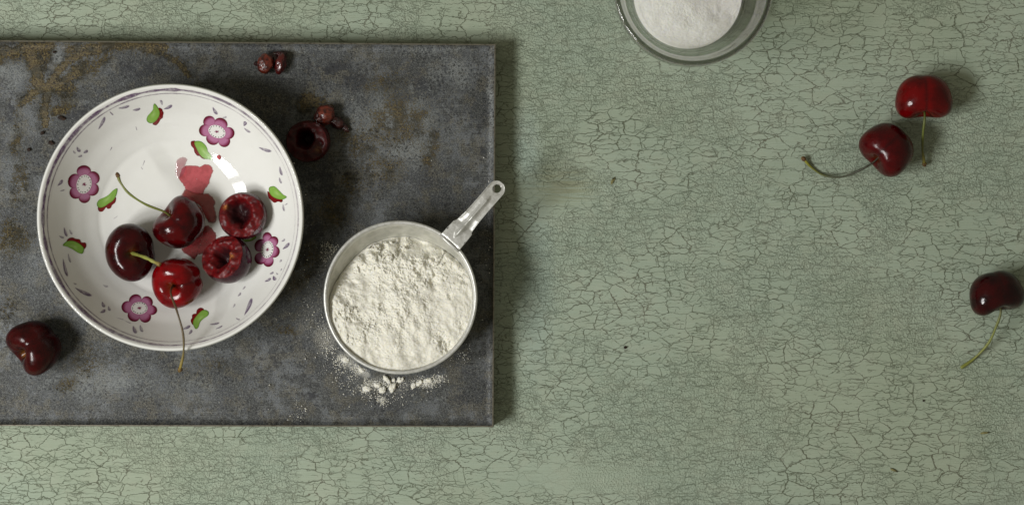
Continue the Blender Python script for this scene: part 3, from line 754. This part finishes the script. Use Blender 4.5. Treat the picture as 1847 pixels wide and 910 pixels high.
cherry(320, 508, 40, 46, 41, (-.30, -.26, .90), 12, skC, insidebowl, 'bright red cherry with a long brown stem reaching over the bowl rim',
       [(308, 528, zt+.0330), (319, 560, zt+.0390), (330, 600, zt+.0395), (331, 635, zt+.0365), (325, 664, zt+.0330)], brn, True, dimple=.40, groove=.09, seed=8, srad=.00052)
cherry(64, 624, 44, 42, 45, (-.66, -.40, .42), 14, mat_skin('skin_split_cherry', lin(54, 1, 3), lin(28, 1, 2), .16), flat(ZT+.0004), 'stemless dark cherry split open at one side, on the tray left of the bowl', torn=(45, 638, 5, .15), dimple=.50, lobes=.22, groove=.13, seed=10, dip=.24)
cherry(1666, 175, 46, 40, 42, (.02, -.93, .16), 0, skJ, flat(.0003), 'topmost red cherry on the bare table with a straight stem pointing down',
       [(1668, 212, .0145), (1665, 240, .0120), (1664, 270, .0065), (1667, 294, .0030)], [(60, 56, 24), (86, 92, 38), (100, 108, 46), (96, 98, 46), (128, 118, 50)], True, dimple=.46, lobes=.22, groove=.04, seed=12)
cherry(1601, 268, 45, 43, 44, (-.60, -.52, .25), 10, skK, flat(.0003), 'dark cherry beside a redder one, its stem curving left with a brown tip',
       [(1577, 291, .0125), (1553, 306, .0100), (1518, 319, .0050), (1486, 316, .0016), (1464, 302, .0012), (1451, 288, .0022)], [(50, 34, 18), (42, 38, 20), (42, 44, 22), (54, 58, 26), (104, 106, 38), (140, 138, 48)], True, srad=.00050, dimple=.44, lobes=.18, groove=.05, seed=14)
cherry(1796, 527, 45, 40, 40, (.22, -.88, .14), -14, skA, flat(.0003), 'lone dark cherry near the right edge of the table with a pale green stem',
       [(1805, 562, .0130), (1797, 588, .0105), (1783, 618, .0060), (1758, 645, .0016), (1733, 663, .0010)], [(70, 60, 30), (104, 108, 60), (120, 126, 66), (124, 128, 62), (120, 124, 56)], False, dimple=.48, lobes=.24, groove=.04, seed=16, srad=.00062)

# cut cherries
def cut_cherry(px, py, rx, ry, rz, face, h, cav, cavr, cavd, skin, surf, label, seed, fibre=None, dark=1.0):
    th, ph, F = sphere_dirs(90, 120)
    dx, dy, dz = np.sin(th)*np.cos(ph), np.sin(th)*np.sin(ph), np.cos(th)
    bump_ = 1+.05*(fbm(dx*1.5+seed, dy*1.5+dz, seed, 3)-.5)
    X = np.column_stack([dx*rx, dy*ry, dz*rz])*SC*bump_[:, None]
    hh = h*rz*SC; rag = hh+(fbm(dx*2+seed, dy*2, seed+4, 2)-.5)*rz*SC*.20
    cut = dz*rz*SC > rag
    q = np.hypot(dx*rx-cav[0], dy*ry-cav[1])/cavr
    q = q*(1+.8*(fbm(dx*2.2+seed*2, dy*2.2, seed+9, 2)-.5))
    top = rag-(dz*rz*SC-rag)*.04+(fbm(np.cos(ph)*5+seed, np.sin(ph)*5+q*.8, seed+2, 3)-.5)*rz*SC*.07 + (fbm(dx*2.4+seed, dy*2.4+7, seed+12, 2)-.5)*rz*SC*.30 + .05*rz*SC*np.exp(-((q-1.25)/.25)**2)
    top = top-cavd*rz*SC*(1-sstep(.20, 1.15, q))
    X[:, 2] = np.where(cut, top, X[:, 2])
    flesh = sstep(-.06, .03, (dz*rz*SC-rag)/(rz*SC)); cavm = (1-sstep(.45, 1.10, q))*flesh
    fib = np.zeros_like(q)
    if fibre: fib = np.exp(-(np.hypot(dx*rx-fibre[0], dy*ry-fibre[1])/fibre[2])**2)*1.3
    col = np.clip(np.column_stack([flesh, cavm, fib]), 0, 1)
    Fr = frame(face, 0)
    # make the local x,y of the cut face line up with the photo's x and y
    z_ = Vector(face).normalized(); x_ = Vector((1, 0, 0)); x_ = (x_-z_*x_.dot(z_)).normalized(); y_ = z_.cross(x_)
    X = X @ np.array([x_, y_, z_])
    z = .025
    for _ in range(6):
        c = W(px, py, z); z = settle(X, c.x, c.y, surf)
    c = W(px, py, z)
    o = mesh('cut_cherry', X+np.array(c), F, mat_cut('cut_flesh', skin, dark), col=col)
    tag(o, label, 'cherry'); return o
cut_cherry(438, 389, 43, 42, 34, (-.08, .10, 1), .42, (-3, 2), 22, .55, lin(60, 8, 18), insidebowl, 'upper cut cherry half in the bowl with bright red flesh and dark hollow', 21, (-29, 14, 4))
cut_cherry(410, 468, 44, 42, 42, (-.42, .30, .80), .36, (-2, 2), 21, .60, lin(52, 14, 26), insidebowl, 'lower torn cherry in the bowl with a yellow fibre at its dark hollow', 22, (19, -3, 4.5))
cut_cherry(556, 255, 40, 37, 30, (-.10, -.05, 1), .40, (-4, 5), 19, 1.15, lin(66, 10, 12), flat(ZT+.0004), 'dark hollowed cherry half on the tray right of the bowl', 23, (20, -14, 5), dark=.62)

# loose stones with shreds of flesh
def lump(cx, cy, a, b, hgt, ang, seed, z0, name, mat, parent=None, rough=.22, flat_=.0):
    th, ph, F = sphere_dirs(26, 34)
    dx, dy, dz = np.sin(th)*np.cos(ph), np.sin(th)*np.sin(ph), np.cos(th)
    r = 1+rough*(fbm(dx*2+seed*3.1, dy*2+dz*1.7+seed, seed, 4)-.5)*2
    X = np.column_stack([dx*a*r*SC, dy*b*r*SC, dz*hgt*r*SC]); t = math.radians(ang)
    X[:, :2] = X[:, :2] @ np.array([[math.cos(t), math.sin(t)], [-math.sin(t), math.cos(t)]])
    z = z0-X[:, 2].min(); c = W(cx, cy, z)
    return mesh(name, X+np.array(c), F, mat, parent), z
def bare(): return None
zz = ZT+.0004
p = empty('cherry_stone', W(592, 211, zz)); tag(p, 'wet cherry stone with a dark pointed shred of flesh, above the hollowed cherry', 'cherry stone')
lump(586, 208, 20, 17, 15, 30, 31, zz, 'stone', M['stone'], p, .18)
lump(574, 208, 6, 11, 8, -10, 36, zz+.003, 'flesh_shred', M['dkflesh'], p, .3)
lump(606, 220, 18, 10, 9, -30, 32, zz, 'flesh_shred', M['dkflesh'], p, .3)
lump(622, 229, 12, 5, 4, -48, 33, zz, 'flesh_shred', M['dkflesh'], p, .3)
for (x, y, a, b, ang, sd, lab, shreds) in [
    (478, 115, 18, 15, 75, 41, 'left orange brown one of two wet cherry stones near the top edge of the tray', [(490, 103, 12, 7, 40), (462, 115, 4, 4, 0)]),
    (506, 115, 19, 10, 80, 42, 'right, narrower and redder of two wet cherry stones by the tray top edge', [(497, 112, 6, 16, 8), (505, 97, 12, 4, 0)])]:
    p = empty('cherry_stone', W(x, y, zz)); tag(p, lab, 'cherry stone', 'pair of cherry stones at the top of the tray')
    lump(x, y, a, b, 13, ang, sd, zz, 'stone', M['stone'] if sd == 41 else simple('red_cherry_stone', lin(78, 16, 14), .25, 0, .5, .35, lin(60, 8, 10), bump=.0005, bscale=.6, coat=.5), p, .18)
    for k, (sx, sy, sa, sb, sg) in enumerate(shreds): lump(sx, sy, sa, sb, 5, sg, sd+10+k, zz, 'flesh_shred', M['dkflesh'], p, .35)

# small dark burnt crumbs on the tray
def mark(x, y, a, b, ang, sd, mat, lab, cat, name, z0, h=1.6, grp=None):
    o, _ = lump(x, y, a, b, h, ang, sd, z0, name, mat, None, .4); tag(o, lab, cat, grp); return o
cg = 'burnt crumbs on the upper left of the tray'
mark(111, 213, 7, 3.4, -12, 51, M['crumb'], 'reddish brown burnt crumb at the foot of the rust stain left of the bowl', 'crumb', 'crumb', zz, grp=cg)
mark(76, 240, 4, 2.6, 50, 52, M['crumb'], 'small black crumb under the end of the long rust streak', 'crumb', 'crumb', zz, grp=cg)
mark(92, 258, 5, 3.6, -20, 53, M['crumb'], 'black crumb close to the upper left rim of the bowl', 'crumb', 'crumb', zz, grp=cg)
mark(52, 270, 3.4, 3, -50, 54, M['crumb'], 'lowest and leftmost black crumb on the tray above the split cherry', 'crumb', 'crumb', zz, grp=cg)
mark(98, 94, 2.6, 2, 10, 55, M['crumb'], 'tiny dark crumb near the top edge of the tray between rust patches', 'crumb', 'crumb', zz, grp=cg)
pg = 'loose specks on the painted table'
mark(1105, 326, 7, 2.4, 65, 61, M['chip'], 'raised olive nick in the paint in the middle of the table', 'paint flake', 'paint_flake', .0001, 1.2, pg)
mark(1128, 626, 3.0, 2.2, 20, 62, M['crumb'], 'small dark speck on the table below the middle', 'speck', 'dark_speck', .0001, 1.2, pg)
mark(1612, 847, 7, 1.8, -22, 63, M['chip'], 'thin olive sliver near the bottom of the table on the right', 'paint flake', 'paint_flake', .0001, 1.2, pg)
mark(1776, 780, 8, 2.0, 5, 64, M['chip'], 'yellowish sliver of paint at the lower right of the table', 'paint flake', 'paint_flake', .0001, 1.0, pg)
mark(1666, 722, 2, 1.6, 0, 65, M['crumb'], 'tiny black dot on the table below the pale stem', 'speck', 'dark_speck', .0001, 1.0, pg)

# ------------------------------------------------------------------ measuring cup
ZC = ZT+.0004; HC = .0235
zr = ZC+HC
cc = W(721.5, 536, zr); CX, CY = cc.x, cc.y; CR = 139*SC*(H-zr)/H
wall_r = np.array([.0245, .0262, .0284, .0310, .0338, CR-.0016])*1.0; wall_z = np.array([0.0012, .0030, .0072, .0125, .0180, HC-.0006])
cup = empty('measuring_cup', (CX, CY, ZC)); tag(cup, 'round aluminium measuring cup full of flour with a flat handle, on the metal tray', 'measuring cup')
prof = [(.0001, ZC+.0010), (.020, ZC+.0010)]+[(r, ZC+z) for r, z in zip(wall_r, wall_z)]
prof += [(CR-.0009, ZC+HC-.0008), (CR-.0012, ZC+HC-.003), (.0346, ZC+.0180), (.0318, ZC+.0125), (.0292, ZC+.0072), (.0268, ZC+.0022), (.0255, ZC), (.0001, ZC)]
V, F = revolve(prof, CX, CY, 160); mesh('cup_body', V, F, M['alu_in'], cup)
pr_ = [(CR-.00085+.00085*math.cos(t), zr-.0004+.0008*math.sin(t)) for t in np.linspace(0, 2*math.pi, 13)[:-1]]
pr_.append(pr_[0]); V, F = revolve(pr_, CX, CY, 200)
ang_ = np.arctan2(V[:, 1]-CY, V[:, 0]-CX); V[:, 2] += .00022*np.sin(ang_*3+1)+.00012*np.sin(ang_*7); V[:, 0] += .0002*np.cos(ang_*2); V[:, 1] += .00015*np.sin(ang_*3)
mesh('rolled_rim', V, F, M['alu'], cup)
# handle: a pressed strip with a long rib and a hanging hole
p0 = np.array([812.0, 436.5]); p1 = np.array([905.5, 329.5]); dv = p1-p0; L = np.linalg.norm(dv); dv /= L; nv_ = np.array([-dv[1], dv[0]])
if nv_[0] < 0: nv_ = -nv_
Nu, Nw = 120, 41
hu, hw, hole_u = [], [], (math.hypot(895.5-812, 339.5-436.5))
def halfw(uu):
    w = np.interp(uu, [0, 18, 36, 37.5, 44, 60, 90, 120], [22.0, 21.5, 20.8, 18.5, 17.0, 15.6, 15.2, 15.4])
    cap_r = 15.4; over = uu-(L-cap_r)
    return np.where(over > 0, np.sqrt(np.maximum(cap_r**2-over**2, .6)), w)
uu = np.linspace(-1.5, L-.05, Nu); ww = np.linspace(-1, 1, Nw)
GU, GW = np.meshgrid(uu, ww, indexing='ij'); LW = GW*halfw(GU)
zz_ = np.interp(GU, [-2, 4, 30, 40, 50, 60, 100, 135], [.6, 1.2, 1.0, .3, .9, 1.9, 2.2, 1.4])*MM
ribw = np.interp(GU, [12, 20, 40, 55, 105, 112], [1, 4.6, 6.6, 4.8, 3.8, 1])
ribh = np.interp(GU, [10, 18, 38, 52, 100, 112], [0, 1.8, 2.8, 2.2, 1.9, 0])*MM
zz_ = zz_+ribh*np.exp(-(LW/ribw)**2*1.4)
zz_ += .00045*sstep(.80, 1, np.abs(GW))*(GU > 44)          # turned-up side edges
zz_ += .0003*(fbm(GU/14, LW/9, 4, 2)-.5)
zz_ = zz_ + zr
pxg = p0[0]+dv[0]*GU+nv_[0]*LW; pyg = p0[1]+dv[1]*GU+nv_[1]*LW
f = (H-zz_)/H; X = (pxg-923.5)*SC*f; Y = (455-pyg)*SC*f
top = np.stack([X, Y, zz_], 2).reshape(-1, 3); bot = top-np.array([0, 0, .0007])
hole = np.hypot(GU-hole_u, LW+0.0)
Fq = grid_faces(Nu, Nw); hv = hole.ravel()
# pull the vertices near the hole onto its circle so that it is round
HR = 7.6
flatU = GU.ravel().copy(); flatW = LW.ravel().copy()
near = (hv < HR+2.2) & (hv > .01)
inside = hv < HR-.6
for i in np.where((np.abs(hv-HR) < 1.6))[0]:
    s_ = HR/hv[i]; flatU[i] = hole_u+(flatU[i]-hole_u)*s_; flatW[i] *= s_
px_ = p0[0]+dv[0]*flatU+nv_[0]*flatW; py_ = p0[1]+dv[1]*flatU+nv_[1]*flatW
top[:, 0] = (px_-923.5)*SC*(H-top[:, 2])/H; top[:, 1] = (455-py_)*SC*(H-top[:, 2])/H; bot = top-np.array([0, 0, .0007])
keep = [q for q in Fq.tolist() if np.mean([hv[i] for i in q]) > HR-.3]
nV = len(top); faces = [q for q in keep]+[[i+nV for i in q][::-1] for q in keep]
from collections import Counter
ec = Counter()
for q in keep:
    for a, b in zip(q, q[1:]+q[:1]): ec[(a, b)] += 1
for (a, b), k in list(ec.items()):
    if (b, a) not in ec: faces.append([b, a, a+nV, b+nV])
hd = mesh('handle', np.vstack([top, bot]), faces, M['alu'], cup)
bmh = bmesh.new(); bmh.from_mesh(hd.data); bmesh.ops.recalc_face_normals(bmh, faces=bmh.faces); bmh.to_mesh(hd.data); bmh.free()
# clip folded over the rim and its side tabs
def strip(name, pts, mat, parent, th=.0006):
    V = [tuple(p) for p in pts]+[(p[0], p[1], p[2]-th) for p in pts]; n_ = len(pts)
    F = [list(range(n_)), list(range(n_, 2*n_))[::-1]]+[[i, i+n_, (i+1) % n_+n_, (i+1) % n_] for i in range(n_)]
    return mesh(name, V, F, mat, parent, smooth=False)
def hp(u_, w_, z): q = p0+dv*u_+nv_*w_; return W(q[0], q[1], zr+z*MM)
V, F = tube([hp(-1.0, -22, .2), hp(-2.4, -11, .9), hp(-2.8, 0, 1.1), hp(-2.4, 11, .9), hp(-1.0, 22, .2)], .00085, 10)
mesh('handle_clip', V, F, M['alu'], hd)
for u_, s_ in ((14, -1), (34, -1), (14, 1), (36, 1)):
    strip('clip_tab', [hp(u_, 20*s_, 1.4), hp(u_+1.6, 24.0*s_, .3), hp(u_+3.2, 23.6*s_, .3), hp(u_+4.2, 20*s_, 1.4)], M['tray_side'], hd)

# flour in the cup
def cupr(z): return np.interp(z-ZC, wall_z, wall_r)
nr, na = 190, 620
ang = np.linspace(0, 2*math.pi, na, endpoint=False)
ud = np.cos(ang-math.radians(102))          # toward the upper left the heap is lower
depth_edge = .0018+.0130*sstep(-.25, .95, ud)+.0022*(fbm(np.cos(ang)*3+4, np.sin(ang)*3, 5, 3)-.5)
zed = zr-depth_edge; redge = cupr(zed)-.00012
rho = np.linspace(0.002, 1, nr)**.85
RR = rho[:, None]*redge[None, :]; CA = np.cos(ang)[None, :]; SA = np.sin(ang)[None, :]
X = RR*CA; Y = RR*SA
plane = zr-.0036+0*X
k = rho[:, None]**3.2
tilt = -.10*(Y*math.sin(math.radians(112))+X*math.cos(math.radians(112)))
Zf = (plane+tilt)*(1-k)+zed[None, :]*k
xm, ym = X*1000, Y*1000
n1 = fbm(xm/9+3, ym/9, 61, 3)-.5; n2 = fbm(xm/2.6, ym/2.6+9, 62, 4)-.5; n3 = fbm(xm/.85, ym/.85, 63, 3)-.5
rid = 1-np.abs(fbm(xm/4.2+7, ym/4.2, 64, 3)*2-1)*2
fade = sstep(1.0, .93, rho)[:, None]
rough_ = .25+1.1*sstep(.36, .62, fbm(xm/8+31, ym/8+2, 71, 3))*sstep(-30, 12, ym-.25*xm)+.15
Zf = Zf+fade*(.0050*n1+rough_*(.0019*n2+.0008*n3+.0005*rid)) + .0005*n3*(1-fade)
def cpx(x, y): q = W(x, y, zr-.006); return (q.x-CX)*1000, (q.y-CY)*1000
for (x, y, r_, h_) in [(647, 470, 3.0, 2.4), (668, 460, 3.2, 2.8), (676, 446, 1.8, 2.4), (708, 446, 3.2, 2.8), (716, 432, 1.6, 2.2), (733, 437, 1.6, 2.2), (765, 462, 1.7, 2), (778, 470, 1.5, 1.8), (790, 462, 2.4, 2), (806, 462, 2.0, 1.8), (825, 478, 2.2, 1.6), (832, 510, 1.6, 1.2),
                       (610, 500, 2.6, 1.2), (612, 545, 4.5, 1.6), (640, 590, 5, 1.2), (840, 500, 1.3, 1.0), (690, 500, 4, .8), (760, 560, 3.5, .8), (700, 610, 5, .8), (800, 520, 3, .9)]:
    qx, qy = cpx(x, y); q = np.hypot(xm-qx, ym-qy)/r_*np.clip(1+2.6*(n2+.5*n3), .4, 3); Zf = Zf+MM*h_*np.clip(1-q*q, 0, 1)**.6*.75
for (x, y, r_, h_) in [(658, 462, 1.1, 3.5), (684, 455, 1.3, 3.2), (722, 452, 1.0, 2), (778, 478, 1.8, 2.2), (718, 518, .9, 2), (812, 532, 1.1, 2.2), (780, 512, .8, 1.4), (798, 610, 2.0, 2.2), (808, 628, 1.7, 2.2), (835, 590, 1.6, 1.8), (690, 555, 1.2, 1.2), (640, 510, .9, 1.6), (740, 530, 1.5, 1.2), (684, 628, .8, 1.4), (620, 537, 2.2, 1.4), (730, 600, 1.4, .9)]:
    qx, qy = cpx(x, y); q = ((xm-qx)/r_*.8+(ym-qy)/r_*.25)**2+((ym-qy)/r_*.8)**2; q = q*np.clip(1+2.2*(n2+n3), .4, 3); Zf = Zf-MM*h_*np.exp(-q)*.62
LB = np.zeros_like(Zf)
for _ in range(620):
    t_b = rng.random()*2*math.pi; r_b = math.sqrt(rng.random())*33; qx, qy = r_b*math.cos(t_b), r_b*math.sin(t_b)
    rb = .35+.75*rng.random()**2; ia = np.where(np.abs((ang-t_b+math.pi) % (2*math.pi)-math.pi) < (rb+.3)/max(r_b, 2))[0]
    if len(ia) == 0 or r_b < 2: continue
    q = np.hypot(xm[:, ia]-qx, ym[:, ia]-qy)/rb*np.clip(1+2.4*(n3[:, ia]+n2[:, ia]), .4, 3); LB[:, ia] = np.maximum(LB[:, ia], rb*.40*MM*np.clip(1-q*q, 0, 1)**.5)
Zf = Zf+LB*fade*rough_
Zf = np.where(rho[:, None] > .985, np.minimum(Zf, zed[None, :]+.0004), Zf)
V = np.stack([CX+X, CY+Y, Zf], 2).reshape(-1, 3)
Fl = grid_faces(nr, na, True).tolist(); Fl.append(list(range(na))[::-1])
o = mesh('flour_heap', V, Fl, M['flour']); tag(o, 'clumpy off-white flour filling the metal measuring cup', 'flour')

# spilled flour: lumps one can count, then fine grains
lg = 'flour lumps spilled below the measuring cup'
for k, (x, y, a, b, an, h_, lab) in enumerate([
    (699, 685, 8.5, 3.6, -48, 3.4, 'slanted elongated flour lump, upper left of the middle pair below the cup'),
    (708, 698, 5.2, 7.6, -18, 4.0, 'largest oval flour lump below the cup'),
    (722, 684, 6.5, 4.4, 25, 2.6, 'flat flour lump right beside the cup rim above the largest one'),
    (710, 685, 2.6, 4.0, 10, 2.4, 'small flour lump squeezed between the two middle ones below the cup'),
    (680, 694, 7, 4, -25, 2.6, 'crumbly flour lump left of the largest one'),
    (690, 702, 6.5, 4.6, 30, 2.6, 'ragged flour lump touching the crumbly one from below'),
    (661, 700, 6.0, 5.0, 0, 2.0, 'leftmost powdery flour lump below the cup'),
    (746, 695, 3.6, 5.6, -10, 3.0, 'upright flour lump at the left end of the right-hand streak'),
    (756, 690, 6.5, 3.8, 24, 2.6, 'long flour lump in the middle of the right-hand streak'),
    (771, 686, 8.5, 4.0, 10, 2.4, 'broad powdery flour lump at the right end of the right-hand streak'),
    (652, 667, 6.0, 3.2, -40, 1.8, 'smeared flour lump close to the lower left of the cup rim'),
    (623, 648, 6.0, 5.0, -30, 1.6, 'powdery flour patch furthest left along the cup rim')]):
    o, _ = lump(x, y, a, b, h_, an, 70+k, ZT, 'flour_lump', M['flour'], None, .75); tag(o, lab, 'flour lump', lg)
clusters = [(596, 462, 12, 16, 60), (588, 446, 9, 6, 30), (604, 447, 6, 5, 18), (585, 600, 9, 26, 70), (592, 625, 10, 10, 60), (622, 648, 10, 9, 200), (650, 665, 11, 7, 190), (680, 692, 18, 7, 170), (660, 700, 7, 6, 110), (715, 690, 22, 8, 120), (768, 689, 15, 6, 260), (790, 683, 9, 5, 60), (690, 722, 6, 6, 70),
            (672, 706, 16, 10, 60), (640, 690, 26, 16, 60), (700, 715, 40, 14, 60), (540, 745, 10, 18, 30), (545, 765, 8, 3, 10), (560, 560, 14, 50, 40), (610, 660, 20, 20, 70), (830, 640, 20, 18, 30), (880, 400, 6, 90, 16), (560, 500, 20, 60, 12), (720, 536, 190, 170, 70)]
V = []; F = []; 
for (x, y, sx, sy, k) in clusters:
    for _ in range(k*2):
        gx, gy = x+rng.normal()*sx*.8, y+rng.normal()*sy*.8
        if math.hypot(gx-721, gy-536) < 143 or gx > 884 or gy > 760: continue
        if math.hypot(gx-307, gy-392) < 244: continue
        s_ = (.00012+.00028*rng.random()**2.5); c = W(gx, gy, ZT+s_*.5+.0002); i0 = len(V)
        j = [s_*(.7+.6*rng.random()) for _ in range(6)]
        V += [(c.x+j[0], c.y, c.z), (c.x-j[1], c.y, c.z), (c.x, c.y+j[2], c.z), (c.x, c.y-j[3], c.z), (c.x, c.y, c.z+j[4]), (c.x, c.y, c.z-j[5])]
        F += [[i0+a, i0+b, i0+c_] for a, b, c_ in [(0, 2, 4), (2, 1, 4), (1, 3, 4), (3, 0, 4), (2, 0, 5), (1, 2, 5), (3, 1, 5), (0, 3, 5)]]
o = mesh('spilled_flour', V, F, M['flour'], smooth=False); tag(o, 'fine white flour grains scattered on the tray around the cup', 'flour', kind='stuff')

# ------------------------------------------------------------------ glass with sugar
HG = .060; zg = HG
gc = W(1250.5, -24, zg); GX, GY = gc.x, gc.y; GR = 141*SC*(H-zg)/H
GB = .0258
prof = [(.0001, .0062), (.018, .0064), (.0225, .0072), (GB-.0018, .0100)]
for z in np.linspace(.0130, HG-.010, 70):
    t = (z-.010)/(HG-.010); r = (GB-.0016)+(GR-.0020-GB+.0016)*t**.9; rip = .00065*math.sin(z*2*math.pi/.0046)*float(sstep(.018, .022, z)*(1-sstep(.040, .046, z)))
    prof.append((r+rip, z))
prof += [(GR-.0017, HG-.004), (GR-.0014, HG-.0008), (GR-.0008, HG), (GR-.0002, HG-.0006), (GR, HG-.002)]
prof.append((GR, HG-.008))
for z in np.linspace(HG-.0155, .012, 12):
    t = (z-.010)/(HG-.0255); prof.append((min(GR, (GB+.0006)+(GR-GB+.0006)*t**.9), z))
prof += [(GB, .006), (GB-.001, .0015), (GB-.003, .0003), (.0001, .0006)]
V, F = revolve(prof, GX, GY, 200)
o = mesh('glass_tumbler', V, F[:, ::-1], M['glass']); tag(o, 'clear glass tumbler of white sugar cut off by the top edge of the picture', 'glass')
bmh = bmesh.new(); bmh.from_mesh(o.data); bmesh.ops.recalc_face_normals(bmh, faces=bmh.faces); bmh.to_mesh(o.data); bmh.free()
nt = NT('thick_rim_glass'); nt.pr(Base_Color=(.42, .43, .40, 1), Roughness=.03)
nt.b.inputs['Transmission Weight'].default_value = 1; nt.b.inputs['IOR'].default_value = 1.5
rr_ = [(GR-.0006+.00135*math.cos(t), HG+.0002+.0016*math.sin(t)) for t in np.linspace(0, 2*math.pi, 17)]
V, F = revolve(rr_, GX, GY, 200); rimo = mesh('rounded_rim', V, F, nt.m, o)
bmh = bmesh.new(); bmh.from_mesh(rimo.data); bmesh.ops.remove_doubles(bmh, verts=bmh.verts, dist=1e-7); bmesh.ops.recalc_face_normals(bmh, faces=bmh.faces); bmh.to_mesh(rimo.data); bmh.free()
# sugar
nr, na = 90, 260; ang = np.linspace(0, 2*math.pi, na, endpoint=False); zs = .0190
RS = (GB-.0016)+(GR-.0020-GB+.0016)*((zs-.010)/(HG-.010))**.9-.0003
rho = np.linspace(.003, 1, nr); X = rho[:, None]*RS*np.cos(ang); Y = rho[:, None]*RS*np.sin(ang)
Zs = zs+.003*(1-rho[:, None]**2)+.0022*(fbm(X*110, Y*110+3, 8, 3)-.5)*sstep(1, .8, rho)[:, None]+.00035*(fbm(X*1600, Y*1600, 9, 2)-.5)
V = np.stack([GX+X, GY+Y, Zs], 2).reshape(-1, 3); n0 = len(V)
low = []
for rr_, z_ in [(GB-.0025, .0105), (.0220, .0076), (.0180, .0068)]:
    low.append(np.column_stack([GX+rr_*np.cos(ang), GY+rr_*np.sin(ang), np.full(na, z_)]))
V = np.vstack([V]+low); F = grid_faces(nr+3, na, True).tolist(); F.append(list(range((nr+2)*na, (nr+3)*na))[::-1])
o = mesh('sugar_heap', V, F, M['sugar']); tag(o, 'white sugar filling the bottom of the glass tumbler', 'sugar')
bmh = bmesh.new(); bmh.from_mesh(o.data); bmesh.ops.recalc_face_normals(bmh, faces=bmh.faces); bmh.to_mesh(o.data); bmh.free()

# object coordinates of the tray follow its own origin; consistent outward normals everywhere else
for ob in list(S.objects):
    if ob.type == 'MESH' and ob.name.split('.')[0] in ('tray_surface', 'petal', 'flower_centre', 'painted_leaf', 'painted_berry', 'painted_sprig', 'painted_ring', 'juice_puddle', 'stamen_dots'):
        me = ob.data; ns = sum(p.normal.z*p.area for p in me.polygons)
        if ns < 0: me.flip_normals()
